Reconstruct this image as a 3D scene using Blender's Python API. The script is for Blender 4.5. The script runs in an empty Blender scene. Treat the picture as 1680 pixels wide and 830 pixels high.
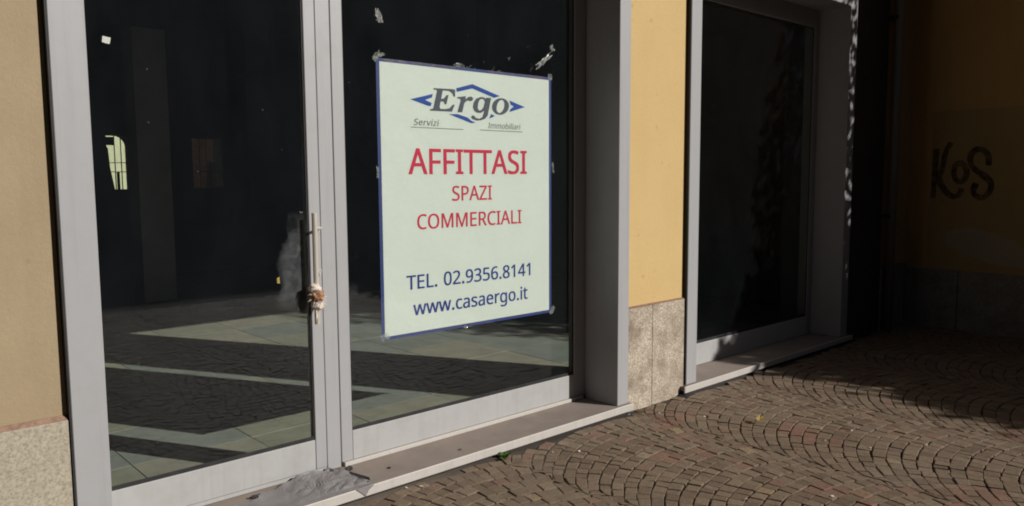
import bpy, bmesh, math, random, json
from mathutils import Vector, Matrix, noise

sc = bpy.context.scene
COL = sc.collection
random.seed(7)
G = 1.455                      # height of the camera above the paving; z below is measured from the eye
RAD = math.radians

# ------------------------------------------------------------------ camera
FPX = 1282.1756
CR = Vector((0.7375457, -0.6752723, -0.0057968))
CU = Vector((0.0695105, 0.0673767, 0.9953033))
CF = Vector((0.6717102, 0.7344846, -0.0966319))
cam_data = bpy.data.cameras.new("camera")
cam = bpy.data.objects.new("camera", cam_data)
COL.objects.link(cam)
cam_data.sensor_width = 36.0
cam_data.lens = FPX * 36.0 / 1680.0
cam_data.clip_start = 0.05
cam_data.clip_end = 2000.0
cam.matrix_world = Matrix(((CR.x, CU.x, -CF.x, 0), (CR.y, CU.y, -CF.y, 0), (CR.z, CU.z, -CF.z, G), (0, 0, 0, 1)))
sc.camera = cam

# ------------------------------------------------------------------ light
AZ, EL = RAD(28.5), RAD(28.0)          # the sun stands behind the camera, to the right
SUN = Vector((math.sin(AZ) * math.cos(EL), -math.cos(AZ) * math.cos(EL), math.sin(EL)))
world = bpy.data.worlds.new("World")
sc.world = world
world.use_nodes = True
wn = world.node_tree
bg = wn.nodes["Background"]
sky = wn.nodes.new("ShaderNodeTexSky")
sky.sky_type = 'NISHITA'
sky.sun_disc = False
sky.sun_elevation = EL
sky.sun_rotation = RAD(180.0) - AZ
wn.links.new(sky.outputs[0], bg.inputs[0])
bg.inputs[1].default_value = 0.05
sun_data = bpy.data.lights.new("sun", 'SUN')
sun_data.energy = 5.0
sun_data.angle = RAD(0.5)
sun_data.color = (1.0, 0.968, 0.92)
sun = bpy.data.objects.new("sun", sun_data)
COL.objects.link(sun)
sun.rotation_euler = SUN.to_track_quat('Z', 'Y').to_euler()
sun.location = (10, -20, 20)
sc.view_settings.view_transform = 'Standard'
sc.view_settings.look = 'None'
sc.view_settings.exposure = 0.0
sc.view_settings.gamma = 1.0
sc.cycles.filter_width = 1.9

# ------------------------------------------------------------------ materials
def new_mat(name):
    m = bpy.data.materials.new(name)
    m.use_nodes = True
    nt = m.node_tree
    b = nt.nodes["Principled BSDF"]
    return m, nt, b

def coords(nt, scale=(1, 1, 1), obj=False):
    g = nt.nodes.new("ShaderNodeNewGeometry")
    mp = nt.nodes.new("ShaderNodeMapping")
    mp.inputs["Scale"].default_value = scale
    nt.links.new(g.outputs["Position"], mp.inputs["Vector"])
    return mp.outputs[0]

def tex_noise(nt, vec, scale, detail=4.0, rough=0.6):
    n = nt.nodes.new("ShaderNodeTexNoise")
    n.inputs["Scale"].default_value = scale
    n.inputs["Detail"].default_value = detail
    n.inputs["Roughness"].default_value = rough
    nt.links.new(vec, n.inputs["Vector"])
    return n.outputs["Fac"]

def ramp(nt, fac, stops):
    r = nt.nodes.new("ShaderNodeValToRGB")
    e = r.color_ramp.elements
    while len(e) < len(stops):
        e.new(0.5)
    for el, (p, c) in zip(e, stops):
        el.position = p
        el.color = (*c, 1) if len(c) == 3 else c
    nt.links.new(fac, r.inputs[0])
    return r.outputs[0]

def mixc(nt, fac, a, b, mode='MIX'):
    m = nt.nodes.new("ShaderNodeMix")
    m.data_type = 'RGBA'
    m.blend_type = mode
    for sock, v in ((m.inputs[0], fac), (m.inputs[6], a), (m.inputs[7], b)):
        if isinstance(v, (int, float)):
            sock.default_value = v
        elif isinstance(v, tuple):
            sock.default_value = (*v, 1)
        else:
            nt.links.new(v, sock)
    return m.outputs[2]

def mth(nt, op, a, b=None, c=None):
    n = nt.nodes.new("ShaderNodeMath")
    n.operation = op
    for i, v in enumerate((a, b, c)):
        if v is None:
            continue
        if isinstance(v, (int, float)):
            n.inputs[i].default_value = v
        else:
            nt.links.new(v, n.inputs[i])
    return n.outputs[0]

def bump(nt, b, height, strength, dist=0.01):
    n = nt.nodes.new("ShaderNodeBump")
    n.inputs["Strength"].default_value = strength
    n.inputs["Distance"].default_value = dist
    nt.links.new(height, n.inputs["Height"])
    nt.links.new(n.outputs[0], b.inputs["Normal"])

def plaster(name, base, dark, stain, stain_amt=0.5):
    m, nt, b = new_mat(name)
    v = coords(nt)
    big = tex_noise(nt, v, 1.3, 5, 0.6)
    fine = tex_noise(nt, v, 55, 5, 0.7)
    grit = tex_noise(nt, v, 260, 3, 0.7)
    vs = coords(nt, (6, 6, 0.6))
    streak = tex_noise(nt, vs, 1.6, 4, 0.6)
    c = ramp(nt, big, [(0.3, dark), (0.62, base)])
    f2 = ramp(nt, fine, [(0.36, (0, 0, 0)), (0.75, (1, 1, 1))])
    c = mixc(nt, mth(nt, 'MULTIPLY', f2, 0.22), c, tuple(x * 0.72 for x in base))
    s2 = ramp(nt, streak, [(0.5, (0, 0, 0)), (0.75, (1, 1, 1))])
    c = mixc(nt, mth(nt, 'MULTIPLY', s2, stain_amt), c, stain)
    dots = ramp(nt, tex_noise(nt, v, 14, 2, 0.5), [(0.70, (0, 0, 0)), (0.76, (1, 1, 1))])
    c = mixc(nt, mth(nt, 'MULTIPLY', dots, 0.35), c, tuple(x * 0.6 for x in stain))
    sc_ = tex_noise(nt, v, 5.5, 6, 0.8)
    c = mixc(nt, mth(nt, 'MULTIPLY', ramp(nt, sc_, [(0.66, (0, 0, 0)), (0.72, (1, 1, 1))]), 0.35), c, tuple(min(1, x * 1.25 + 0.05) for x in base))
    nt.links.new(c, b.inputs["Base Color"])
    b.inputs["Roughness"].default_value = 0.92
    b.inputs["Specular IOR Level"].default_value = 0.15
    bump(nt, b, mth(nt, 'ADD', mth(nt, 'MULTIPLY', grit, 0.5), fine), 0.45, 0.004)
    return m

def granite(name, light, mid, dark, stain=(0.12, 0.09, 0.07), stain_amt=0.0, scale=1.0):
    m, nt, b = new_mat(name)
    v = coords(nt)
    g1 = tex_noise(nt, v, 95 * scale, 5, 0.75)
    g2 = tex_noise(nt, v, 26 * scale, 4, 0.7)
    blot = tex_noise(nt, v, 5, 6, 0.75)
    c = ramp(nt, g1, [(0.30, dark), (0.46, mid), (0.60, light)])
    c = mixc(nt, ramp(nt, g2, [(0.42, (0, 0, 0)), (0.72, (0.55, 0.55, 0.55))]), c, mid)
    if stain_amt:
        c = mixc(nt, mth(nt, 'MULTIPLY', ramp(nt, blot, [(0.42, (0, 0, 0)), (0.66, (1, 1, 1))]), stain_amt), c, stain)
    nt.links.new(c, b.inputs["Base Color"])
    b.inputs["Roughness"].default_value = 0.85
    b.inputs["Specular IOR Level"].default_value = 0.25
    bump(nt, b, g1, 0.5, 0.002)
    return m

def metal_paint(name, col, rough=0.42, metallic=0.0, grime=0.25):
    m, nt, b = new_mat(name)
    v = coords(nt)
    n = tex_noise(nt, v, 9, 5, 0.65)
    f = tex_noise(nt, v, 70, 3, 0.6)
    c = mixc(nt, mth(nt, 'MULTIPLY', ramp(nt, n, [(0.45, (0, 0, 0)), (0.8, (1, 1, 1))]), grime), col, tuple(x * 0.72 for x in (col[0], col[1] * 0.96, col[2] * 0.88)))
    c = mixc(nt, mth(nt, 'MULTIPLY', ramp(nt, f, [(0.62, (0, 0, 0)), (0.78, (1, 1, 1))]), 0.12), c, (0.10, 0.085, 0.07))
    st = tex_noise(nt, coords(nt, (40, 40, 1.2)), 1.0, 4, 0.6)
    c = mixc(nt, mth(nt, 'MULTIPLY', ramp(nt, st, [(0.52, (0, 0, 0)), (0.8, (1, 1, 1))]), 0.35), c, tuple(x * 0.7 for x in col))
    nt.links.new(c, b.inputs["Base Color"])
    b.inputs["Metallic"].default_value = metallic
    r = ramp(nt, n, [(0.2, (rough - 0.06,) * 3), (0.8, (rough + 0.12,) * 3)])
    nt.links.new(r, b.inputs["Roughness"])
    b.inputs["Specular IOR Level"].default_value = 0.4
    return m

def simple(name, col, rough=0.8, spec=0.3, metallic=0.0, var=0.2, scale=20.0, bmp=0.0):
    m, nt, b = new_mat(name)
    v = coords(nt)
    n = tex_noise(nt, v, scale, 4, 0.65)
    c = mixc(nt, ramp(nt, n, [(0.3, (0, 0, 0)), (0.7, (1, 1, 1))]), tuple(x * (1 - var) for x in col), tuple(min(1, x * (1 + var)) for x in col))
    nt.links.new(c, b.inputs["Base Color"])
    b.inputs["Roughness"].default_value = rough
    b.inputs["Specular IOR Level"].default_value = spec
    b.inputs["Metallic"].default_value = metallic
    if bmp:
        bump(nt, b, n, bmp, 0.004 if scale > 5 else 0.02)
    return m

def glass_mat(name, tint, dust=0.0075):
    m = bpy.data.materials.new(name)
    m.use_nodes = True
    nt = m.node_tree
    nt.nodes.remove(nt.nodes["Principled BSDF"])
    out = nt.nodes["Material Output"]
    g = nt.nodes.new("ShaderNodeNewGeometry")
    dot = nt.nodes.new("ShaderNodeVectorMath"); dot.operation = 'DOT_PRODUCT'
    nt.links.new(g.outputs["Normal"], dot.inputs[0]); nt.links.new(g.outputs["Incoming"], dot.inputs[1])
    cosv = mth(nt, 'ABSOLUTE', dot.outputs["Value"])
    fr = mth(nt, 'MULTIPLY_ADD', mth(nt, 'POWER', mth(nt, 'SUBTRACT', 1.0, cosv), 5.0), 0.96, 0.042)
    tr = nt.nodes.new("ShaderNodeBsdfTransparent"); tr.inputs[0].default_value = (*tint, 1)
    gl = nt.nodes.new("ShaderNodeBsdfGlossy"); gl.inputs["Roughness"].default_value = 0.012
    mx = nt.nodes.new("ShaderNodeMixShader")
    nt.links.new(fr, mx.inputs[0]); nt.links.new(tr.outputs[0], mx.inputs[1]); nt.links.new(gl.outputs[0], mx.inputs[2])
    df = nt.nodes.new("ShaderNodeBsdfDiffuse"); df.inputs[0].default_value = (0.50, 0.57, 0.66, 1)
    v = coords(nt)
    film = ramp(nt, tex_noise(nt, coords(nt, (2.2, 1, 1)), 2.2, 6, 0.7), [(0.30, (0.45, 0.45, 0.45)), (0.8, (1, 1, 1))])
    vor = nt.nodes.new("ShaderNodeTexVoronoi"); vor.inputs["Scale"].default_value = 11.0
    nt.links.new(v, vor.inputs["Vector"])
    sp = mth(nt, 'LESS_THAN', vor.outputs["Distance"], 0.028)
    sel = nt.nodes.new("ShaderNodeSeparateColor"); nt.links.new(vor.outputs["Color"], sel.inputs[0])
    sp = mth(nt, 'MULTIPLY', sp, mth(nt, 'GREATER_THAN', sel.outputs[0], 0.62))
    fac = mth(nt, 'ADD', mth(nt, 'MULTIPLY', film, dust), mth(nt, 'MULTIPLY', sp, 0.16))
    mx2 = nt.nodes.new("ShaderNodeMixShader")
    nt.links.new(fac, mx2.inputs[0]); nt.links.new(mx.outputs[0], mx2.inputs[1]); nt.links.new(df.outputs[0], mx2.inputs[2])
    nt.links.new(mx2.outputs[0], out.inputs[0])
    return m

def film_mat(name, col, opac, rough=0.25, scale=30.0, gloss=0.3, lo=0.15):
    m = bpy.data.materials.new(name)
    m.use_nodes = True
    nt = m.node_tree
    b = nt.nodes["Principled BSDF"]; out = nt.nodes["Material Output"]
    b.inputs["Base Color"].default_value = (*col, 1)
    b.inputs["Roughness"].default_value = rough
    b.inputs["Specular IOR Level"].default_value = gloss
    tr = nt.nodes.new("ShaderNodeBsdfTransparent")
    n = tex_noise(nt, coords(nt), scale, 4, 0.7)
    f = ramp(nt, n, [(0.38, (opac * lo,) * 3), (0.72, (opac,) * 3)])
    if name == "clear_film":          # thinner towards its torn rim
        ta = nt.nodes.new("ShaderNodeAttribute"); ta.attribute_name = "thick"
        f = mth(nt, 'MULTIPLY', f, ta.outputs["Fac"])
    mx = nt.nodes.new("ShaderNodeMixShader")
    nt.links.new(f, mx.inputs[0]); nt.links.new(tr.outputs[0], mx.inputs[1]); nt.links.new(b.outputs[0], mx.inputs[2])
    nt.links.new(mx.outputs[0], out.inputs[0])
    return m

def stone_mat():
    m, nt, b = new_mat("porphyry_setts")
    a = nt.nodes.new("ShaderNodeAttribute"); a.attribute_name = "tone"
    v = coords(nt)
    base = ramp(nt, a.outputs["Fac"], [(0.0, (0.140, 0.096, 0.065)), (0.30, (0.178, 0.126, 0.084)), (0.55, (0.198, 0.143, 0.096)), (0.74, (0.218, 0.160, 0.108)),
                                       (0.80, (0.195, 0.110, 0.076)), (0.92, (0.228, 0.132, 0.092)), (0.95, (0.262, 0.185, 0.100)), (1.0, (0.29, 0.225, 0.16))])
    n = tex_noise(nt, v, 60, 5, 0.7)
    c = mixc(nt, ramp(nt, n, [(0.35, (0.55, 0.55, 0.55)), (0.62, (0, 0, 0))]), base, (0.055, 0.042, 0.033))
    d = tex_noise(nt, v, 2.2, 4, 0.6)
    c = mixc(nt, ramp(nt, d, [(0.45, (0, 0, 0)), (0.75, (0.4, 0.4, 0.4))]), c, (0.21, 0.165, 0.12))
    nt.links.new(c, b.inputs["Base Color"])
    b.inputs["Roughness"].default_value = 0.72
    b.inputs["Specular IOR Level"].default_value = 0.3
    bump(nt, b, tex_noise(nt, v, 120, 5, 0.75), 0.6, 0.003)
    return m

def far_cobble_mat():
    m, nt, b = new_mat("far_setts")
    v = coords(nt)
    vor = nt.nodes.new("ShaderNodeTexVoronoi"); vor.inputs["Scale"].default_value = 12.0
    nt.links.new(v, vor.inputs["Vector"])
    vd = nt.nodes.new("ShaderNodeTexVoronoi"); vd.inputs["Scale"].default_value = 12.0; vd.feature = 'DISTANCE_TO_EDGE'
    nt.links.new(v, vd.inputs["Vector"])
    s = nt.nodes.new("ShaderNodeSeparateColor"); nt.links.new(vor.outputs["Color"], s.inputs[0])
    c = ramp(nt, s.outputs[0], [(0, (0.09, 0.065, 0.05)), (1, (0.17, 0.125, 0.088))])
    c = mixc(nt, ramp(nt, vd.outputs["Distance"], [(0.0, (1, 1, 1)), (0.1, (0, 0, 0))]), c, (0.03, 0.024, 0.018))
    nt.links.new(c, b.inputs["Base Color"])
    b.inputs["Roughness"].default_value = 0.85
    return m

def sand_mat():
    """dark dirt in the open joints, pale wind-blown sand filling those along the long sill"""
    m, nt, b = new_mat("joint_dirt")
    v = coords(nt)
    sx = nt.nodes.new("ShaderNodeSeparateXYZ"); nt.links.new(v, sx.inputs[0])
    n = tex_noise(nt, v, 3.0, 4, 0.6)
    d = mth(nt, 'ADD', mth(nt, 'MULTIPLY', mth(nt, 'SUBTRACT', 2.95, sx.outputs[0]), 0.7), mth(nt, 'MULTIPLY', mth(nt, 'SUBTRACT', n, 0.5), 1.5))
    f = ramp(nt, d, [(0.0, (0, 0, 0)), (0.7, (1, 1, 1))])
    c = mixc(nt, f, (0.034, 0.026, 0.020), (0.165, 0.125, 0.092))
    fine = tex_noise(nt, v, 70, 3, 0.7)
    c = mixc(nt, mth(nt, 'MULTIPLY', fine, 0.5), c, (0.05, 0.04, 0.03))
    nt.links.new(c, b.inputs["Base Color"])
    b.inputs["Roughness"].default_value = 0.97
    bump(nt, b, fine, 0.5, 0.003)
    return m

M = {
    'plaster_left': plaster("pale_ochre_plaster", (0.335, 0.262, 0.165), (0.290, 0.222, 0.138), (0.24, 0.185, 0.12), 0.25),
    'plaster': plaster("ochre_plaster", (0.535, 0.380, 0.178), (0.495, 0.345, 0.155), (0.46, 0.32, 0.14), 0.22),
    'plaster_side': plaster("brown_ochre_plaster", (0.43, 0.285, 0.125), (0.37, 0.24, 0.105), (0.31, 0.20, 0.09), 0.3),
    'overpaint': plaster("overpaint", (0.34, 0.245, 0.120), (0.30, 0.21, 0.10), (0.25, 0.175, 0.085), 0.3),
    'bare': plaster("bare_render", (0.34, 0.28, 0.21), (0.28, 0.23, 0.17), (0.3, 0.25, 0.2), 0.3),
    'granite': granite("speckled_granite", (0.40, 0.355, 0.27), (0.30, 0.265, 0.205), (0.15, 0.13, 0.105)),
    'concrete': granite("stained_stone", (0.58, 0.51, 0.41), (0.33, 0.275, 0.21), (0.13, 0.10, 0.075), (0.17, 0.125, 0.09), 0.9, 0.8),
    'side_stone': granite("grey_stone", (0.26, 0.25, 0.23), (0.18, 0.17, 0.16), (0.09, 0.085, 0.08), (0.07, 0.06, 0.05), 0.5),
    'ledge': simple("ledge_dirt", (0.26, 0.165, 0.12), 0.95, 0.1, var=0.3, scale=40, bmp=0.3),
    'alu': metal_paint("grey_painted_aluminium", (0.312, 0.308, 0.313), 0.45),
    'alu_warm': metal_paint("dusty_painted_aluminium", (0.352, 0.348, 0.341), 0.5, grime=0.45),
    'nosing': metal_paint("bare_aluminium_nosing", (0.52, 0.485, 0.45), 0.36, 0.2, 0.4),
    'sill': simple("dusty_sill", (0.225, 0.182, 0.155), 0.8, 0.25, var=0.12, scale=6, bmp=0.05),
    'steel': simple("brushed_steel", (0.70, 0.64, 0.55), 0.36, 0.5, 0.55, 0.05),
    'gasket': simple("black_rubber_and_shade", (0.02, 0.02, 0.02), 0.6, 0.3, var=0.3),
    'dark_panel': metal_paint("anthracite", (0.035, 0.037, 0.04), 0.5),
    'pipe': metal_paint("grey_pipe", (0.16, 0.16, 0.16), 0.5),
    'glass': glass_mat("shop_glass", (0.92, 0.935, 0.915)),
    'glass_far': glass_mat("far_shop_glass", (0.92, 0.935, 0.915), 0.0035),
    'paper': simple("poster_paper", (0.70, 0.735, 0.70), 0.5, 0.3, var=0.02, scale=5, bmp=0.22),
    'border': simple("poster_blue_border", (0.038, 0.058, 0.215), 0.5, 0.3, var=0.15, scale=4),
    'red_ink': simple("red_print", (0.60, 0.030, 0.080), 0.6, 0.2, var=0.06),
    'navy_ink': simple("navy_print", (0.028, 0.048, 0.26), 0.6, 0.2, var=0.06),
    'blue_ink': simple("blue_print", (0.030, 0.078, 0.36), 0.6, 0.2, var=0.06),
    'grey_ink': simple("grey_print", (0.095, 0.10, 0.135), 0.6, 0.2, var=0.06),
    'thin_ink': simple("thin_grey_print", (0.15, 0.16, 0.155), 0.6, 0.2, var=0.1),
    'tape': film_mat("clear_tape", (0.75, 0.75, 0.72), 0.55, 0.15, 60, 0.6),
    'tape_soft': film_mat("pinkish_glint_tape", (0.50, 0.36, 0.45), 0.5, 0.2, 25, 0.6, 0.2),  # top-edge tape, its pinkish glint put into the colour
    'cling': film_mat("clear_film", (0.45, 0.48, 0.48), 0.085, 0.3, 9, 0.5, 0.1),
    'white_tag': simple("white_sticker", (0.85, 0.85, 0.78), 0.6, 0.3, var=0.04),
    'felt': simple("grey_felt", (0.205, 0.190, 0.188), 0.85, 0.2, var=0.14, scale=7, bmp=0.15),
    'tar_and_sill_shade': simple("black_tar_and_shade", (0.035, 0.032, 0.032), 0.8, 0.3, var=0.3),
    'rag_white': simple("dirty_white_cloth", (0.60, 0.52, 0.45), 0.95, 0.1, var=0.25, scale=120, bmp=0.5),
    'rag_rust': simple("rusty_cloth", (0.30, 0.155, 0.085), 0.95, 0.1, var=0.4, scale=120, bmp=0.5),
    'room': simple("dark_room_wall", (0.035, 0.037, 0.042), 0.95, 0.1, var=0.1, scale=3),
    'pillar': simple("pillar_plaster", (0.26, 0.26, 0.24), 0.9, 0.2, var=0.12, scale=3),
    'tile_a': simple("beige_tile", (0.325, 0.31, 0.25), 0.45, 0.4, var=0.15, scale=5),
    'tile_b': simple("teal_grey_tile", (0.25, 0.27, 0.243), 0.45, 0.4, var=0.15, scale=5),
    'tile_c': simple("olive_tile", (0.29, 0.288, 0.225), 0.45, 0.4, var=0.15, scale=5),
    'grout': simple("grout", (0.21, 0.205, 0.175), 0.95, 0.1),
    'yard': simple("cream_yard_wall", (0.60, 0.62, 0.42), 0.9, 0.2, var=0.06, scale=2),
    'brick': simple("yard_brick", (0.34, 0.18, 0.13), 0.9, 0.2, var=0.3, scale=8),
    'iron': simple("dark_iron", (0.03, 0.03, 0.032), 0.6, 0.3, var=0.2),
    'wood': simple("dark_board", (0.05, 0.042, 0.035), 0.8, 0.2, var=0.3),
    'stone': stone_mat(),
    'sand': sand_mat(),
    'far': far_cobble_mat(),
    'leaf_green': simple("green_leaf", (0.11, 0.20, 0.045), 0.6, 0.3, var=0.4, scale=30),
    'leaf_dark': simple("dark_leaf", (0.035, 0.055, 0.018), 0.6, 0.3, var=0.5, scale=6),
    'leaf_yellow': simple("yellow_leaf", (0.60, 0.45, 0.16), 0.7, 0.2, var=0.3, scale=60),
    'leaf_brown': simple("brown_leaf", (0.11, 0.05, 0.025), 0.8, 0.2, var=0.3, scale=60),
    'bark': simple("bark", (0.09, 0.065, 0.045), 0.95, 0.1, var=0.4, scale=15, bmp=0.6),
    'scrap': simple("paper_scrap", (0.55, 0.50, 0.42), 0.8, 0.2, var=0.2, scale=80),
    'facade': plaster("opposite_plaster", (0.20, 0.17, 0.14), (0.16, 0.14, 0.11), (0.12, 0.10, 0.08), 0.3),
    'roof': simple("roof_tiles", (0.12, 0.06, 0.04), 0.9, 0.2, var=0.3),
    'marker': film_mat("black_spray", (0.016, 0.012, 0.010), 0.88, 0.7, 16, 0.2, 0.35),
}

# ------------------------------------------------------------------ object helpers
def put(o, parent=None):
    COL.objects.link(o)
    if parent is not None:
        o.parent = parent
    return o

def tag(o, label=None, cat=None, group=None, kind=None):
    if label: o['label'] = label
    if cat: o['category'] = cat
    if group: o['group'] = group
    if kind: o['kind'] = kind
    return o

def wloc(o):
    v = Vector((0, 0, 0))
    while o is not None:
        v += o.location
        o = o.parent
    return v

def thing(name, loc, label, cat, group=None):
    o = bpy.data.objects.new(name, None)
    o.empty_display_size = 0.1
    o.location = (loc[0], loc[1], loc[2] + G)
    put(o)
    return tag(o, label, cat, group, 'thing')

def obj(name, bm, mat, parent=None, kind=None, smooth=False, origin=None):
    """BM is in eye-height coordinates; the mesh is stored relative to its parent."""
    off = wloc(parent) if parent is not None else Vector((0, 0, 0))
    loc = Vector((0, 0, 0))
    if origin is not None:
        loc = Vector((origin[0], origin[1], origin[2] + G)) - off
    d = Vector((0, 0, G)) - off - loc
    bmesh.ops.translate(bm, verts=bm.verts, vec=d)
    me = bpy.data.meshes.new(name)
    bm.to_mesh(me)
    bm.free()
    for m_ in (mat if isinstance(mat, (list, tuple)) else [mat]):
        me.materials.append(m_)
    if smooth:
        for p in me.polygons: p.use_smooth = True
    o = bpy.data.objects.new(name, me)
    o.location = loc
    put(o, parent)
    if kind: o['kind'] = kind
    return o

def box(bm, x0, x1, y0, y1, z0, z1, bev=0.0, mi=0):
    t = bmesh.new()
    vs = [t.verts.new((x, y, z)) for x in (x0, x1) for y in (y0, y1) for z in (z0, z1)]
    for f in ((0, 1, 3, 2), (4, 6, 7, 5), (0, 4, 5, 1), (2, 3, 7, 6), (0, 2, 6, 4), (1, 5, 7, 3)):
        t.faces.new([vs[i] for i in f])
    bmesh.ops.recalc_face_normals(t, faces=t.faces)
    if bev:
        bmesh.ops.bevel(t, geom=list(t.edges), offset=bev, segments=1, affect='EDGES', profile=0.5)
    merge(bm, t, mi)
    return bm

def merge(bm, t, mi=0):
    mp = {}
    for v in t.verts: mp[v] = bm.verts.new(v.co)
    for f in t.faces:
        try:
            nf = bm.faces.new([mp[v] for v in f.verts]); nf.material_index = mi
        except ValueError:
            pass
    t.free()

def bbox(*a, **k):
    return box(bmesh.new(), *a, **k)

def tube(bm, pts, r, n=10, cap=True, taper=None):
    rings = []
    for i, p in enumerate(pts):
        p = Vector(p)
        d = (Vector(pts[min(i + 1, len(pts) - 1)]) - Vector(pts[max(i - 1, 0)])).normalized()
        u = d.orthogonal().normalized(); w = d.cross(u)
        rr = r if taper is None else r * taper[i]
        rings.append([bm.verts.new(p + (u * math.cos(a) + w * math.sin(a)) * rr) for a in [2 * math.pi * k / n for k in range(n)]])
    for i in range(len(rings) - 1):
        a, b = rings[i], rings[i + 1]
        # align start
        best = min(range(n), key=lambda k: (a[0].co - b[k].co).length)
        b = b[best:] + b[:best]; rings[i + 1] = b
        for k in range(n):
            bm.faces.new((a[k], a[(k + 1) % n], b[(k + 1) % n], b[k]))
    if cap:
        bm.faces.new(rings[0][::-1]); bm.faces.new(rings[-1])
    return bm

def prism(bm, pts, y0, y1, axis='y'):
    """polygon of (u,v) pushed through a thickness along an axis: y -> (u, y, v), x -> (x, u, v), z -> (u, v, z)"""
    def P(u, v, t):
        return {'y': (u, t, v), 'x': (t, u, v), 'z': (u, v, t)}[axis]
    a = [bm.verts.new(P(u, v, y0)) for u, v in pts]
    b = [bm.verts.new(P(u, v, y1)) for u, v in pts]
    n = len(pts)
    fs = [bm.faces.new(a), bm.faces.new(b[::-1])]
    for i in range(n):
        fs.append(bm.faces.new((a[i], b[i], b[(i + 1) % n], a[(i + 1) % n])))
    bmesh.ops.recalc_face_normals(bm, faces=fs)
    return bm

# ================================================================== GROUND
ZG = -G
XA, PER, RR, ROW = 3.35, 1.115, 0.95, 0.0765
HL, HRT = 0.720, 0.395        # the arcs run longer on one side of their crown
def front_limit(x):
    if 0.62 < x < 3.77 or 4.27 < x < 6.85: return 2.982
    return 3.020
bm = bmesh.new()
NX, NY = 150, 130
X0, X1, Y0, Y1 = -3.0, 9.0, -6.0, 3.30
vv = [[bm.verts.new((X0 + (X1 - X0) * i / NX, Y0 + (Y1 - Y0) * j / NY, 0)) for j in range(NY + 1)] for i in range(NX + 1)]
for row in vv:
    for v in row:
        x, y = v.co.x, v.co.y
        f = noise.noise(Vector((x * 1.6, y * 1.6, 2.0))) * 0.5 + noise.noise(Vector((x * 6, y * 6, 5.0))) * 0.25
        edge = max(0.0, min(1.0, (y - 2.45) / 0.4)) * max(0.0, min(1.0, (4.6 - x) / 1.0)) + 0.8 * max(0.0, min(1.0, (2.9 - x) / 0.7))
        edge = min(1.0, edge)
        v.co.z = ZG - 0.0105 + 0.0050 * f + 0.0052 * edge
for i in range(NX):
    for j in range(NY):
        bm.faces.new((vv[i][j], vv[i + 1][j], vv[i + 1][j + 1], vv[i][j + 1]))
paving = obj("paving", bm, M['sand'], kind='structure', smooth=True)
bm = bmesh.new()
box(bm, -250, 250, -250, 250, ZG - 0.35, ZG - 0.028)
obj("ground", bm, M['far'], kind='structure')

def sett(bm, q, zt, tilt, rnd, lay):
    """one sett: outline q (4 plan points), worn top a little smaller than its foot"""
    c = Vector((sum(p[0] for p in q) / 4, sum(p[1] for p in q) / 4))
    size = min((Vector(q[0]) - Vector(q[1])).length, (Vector(q[1]) - Vector(q[2])).length)
    g = 0.0018 + rnd.random() * 0.0022
    ring = []
    V = [Vector(p) for p in q]
    ea = (V[1] - V[0]) + (V[2] - V[3]); ea.normalize()
    en = (V[3] - V[0]) + (V[2] - V[1]); en.normalize()
    for ia, ir, dz in ((g * 0.72, g * 1.2, -0.035), (g * 0.72, g * 1.2, -0.0012), (g * 0.72 + 0.0024, g * 1.2 + 0.0030, 0.0)):
        r = []
        for i, p in enumerate(V):
            sa = 1 if i in (0, 3) else -1
            sn = 1 if i in (0, 1) else -1
            k = min(1.0, size / 0.03)
            w = p + ea * sa * ia * k + en * sn * ir * k
            r.append(bm.verts.new((w.x, w.y, zt + dz + (w - c).dot(tilt))))
        ring.append(r)
    t = rnd.random()
    fs = [bm.faces.new(ring[2])]
    for a, b in ((0, 1), (1, 2)):
        for i in range(4):
            fs.append(bm.faces.new((ring[a][i], ring[a][(i + 1) % 4], ring[b][(i + 1) % 4], ring[b][i])))
    return fs, t

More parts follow.
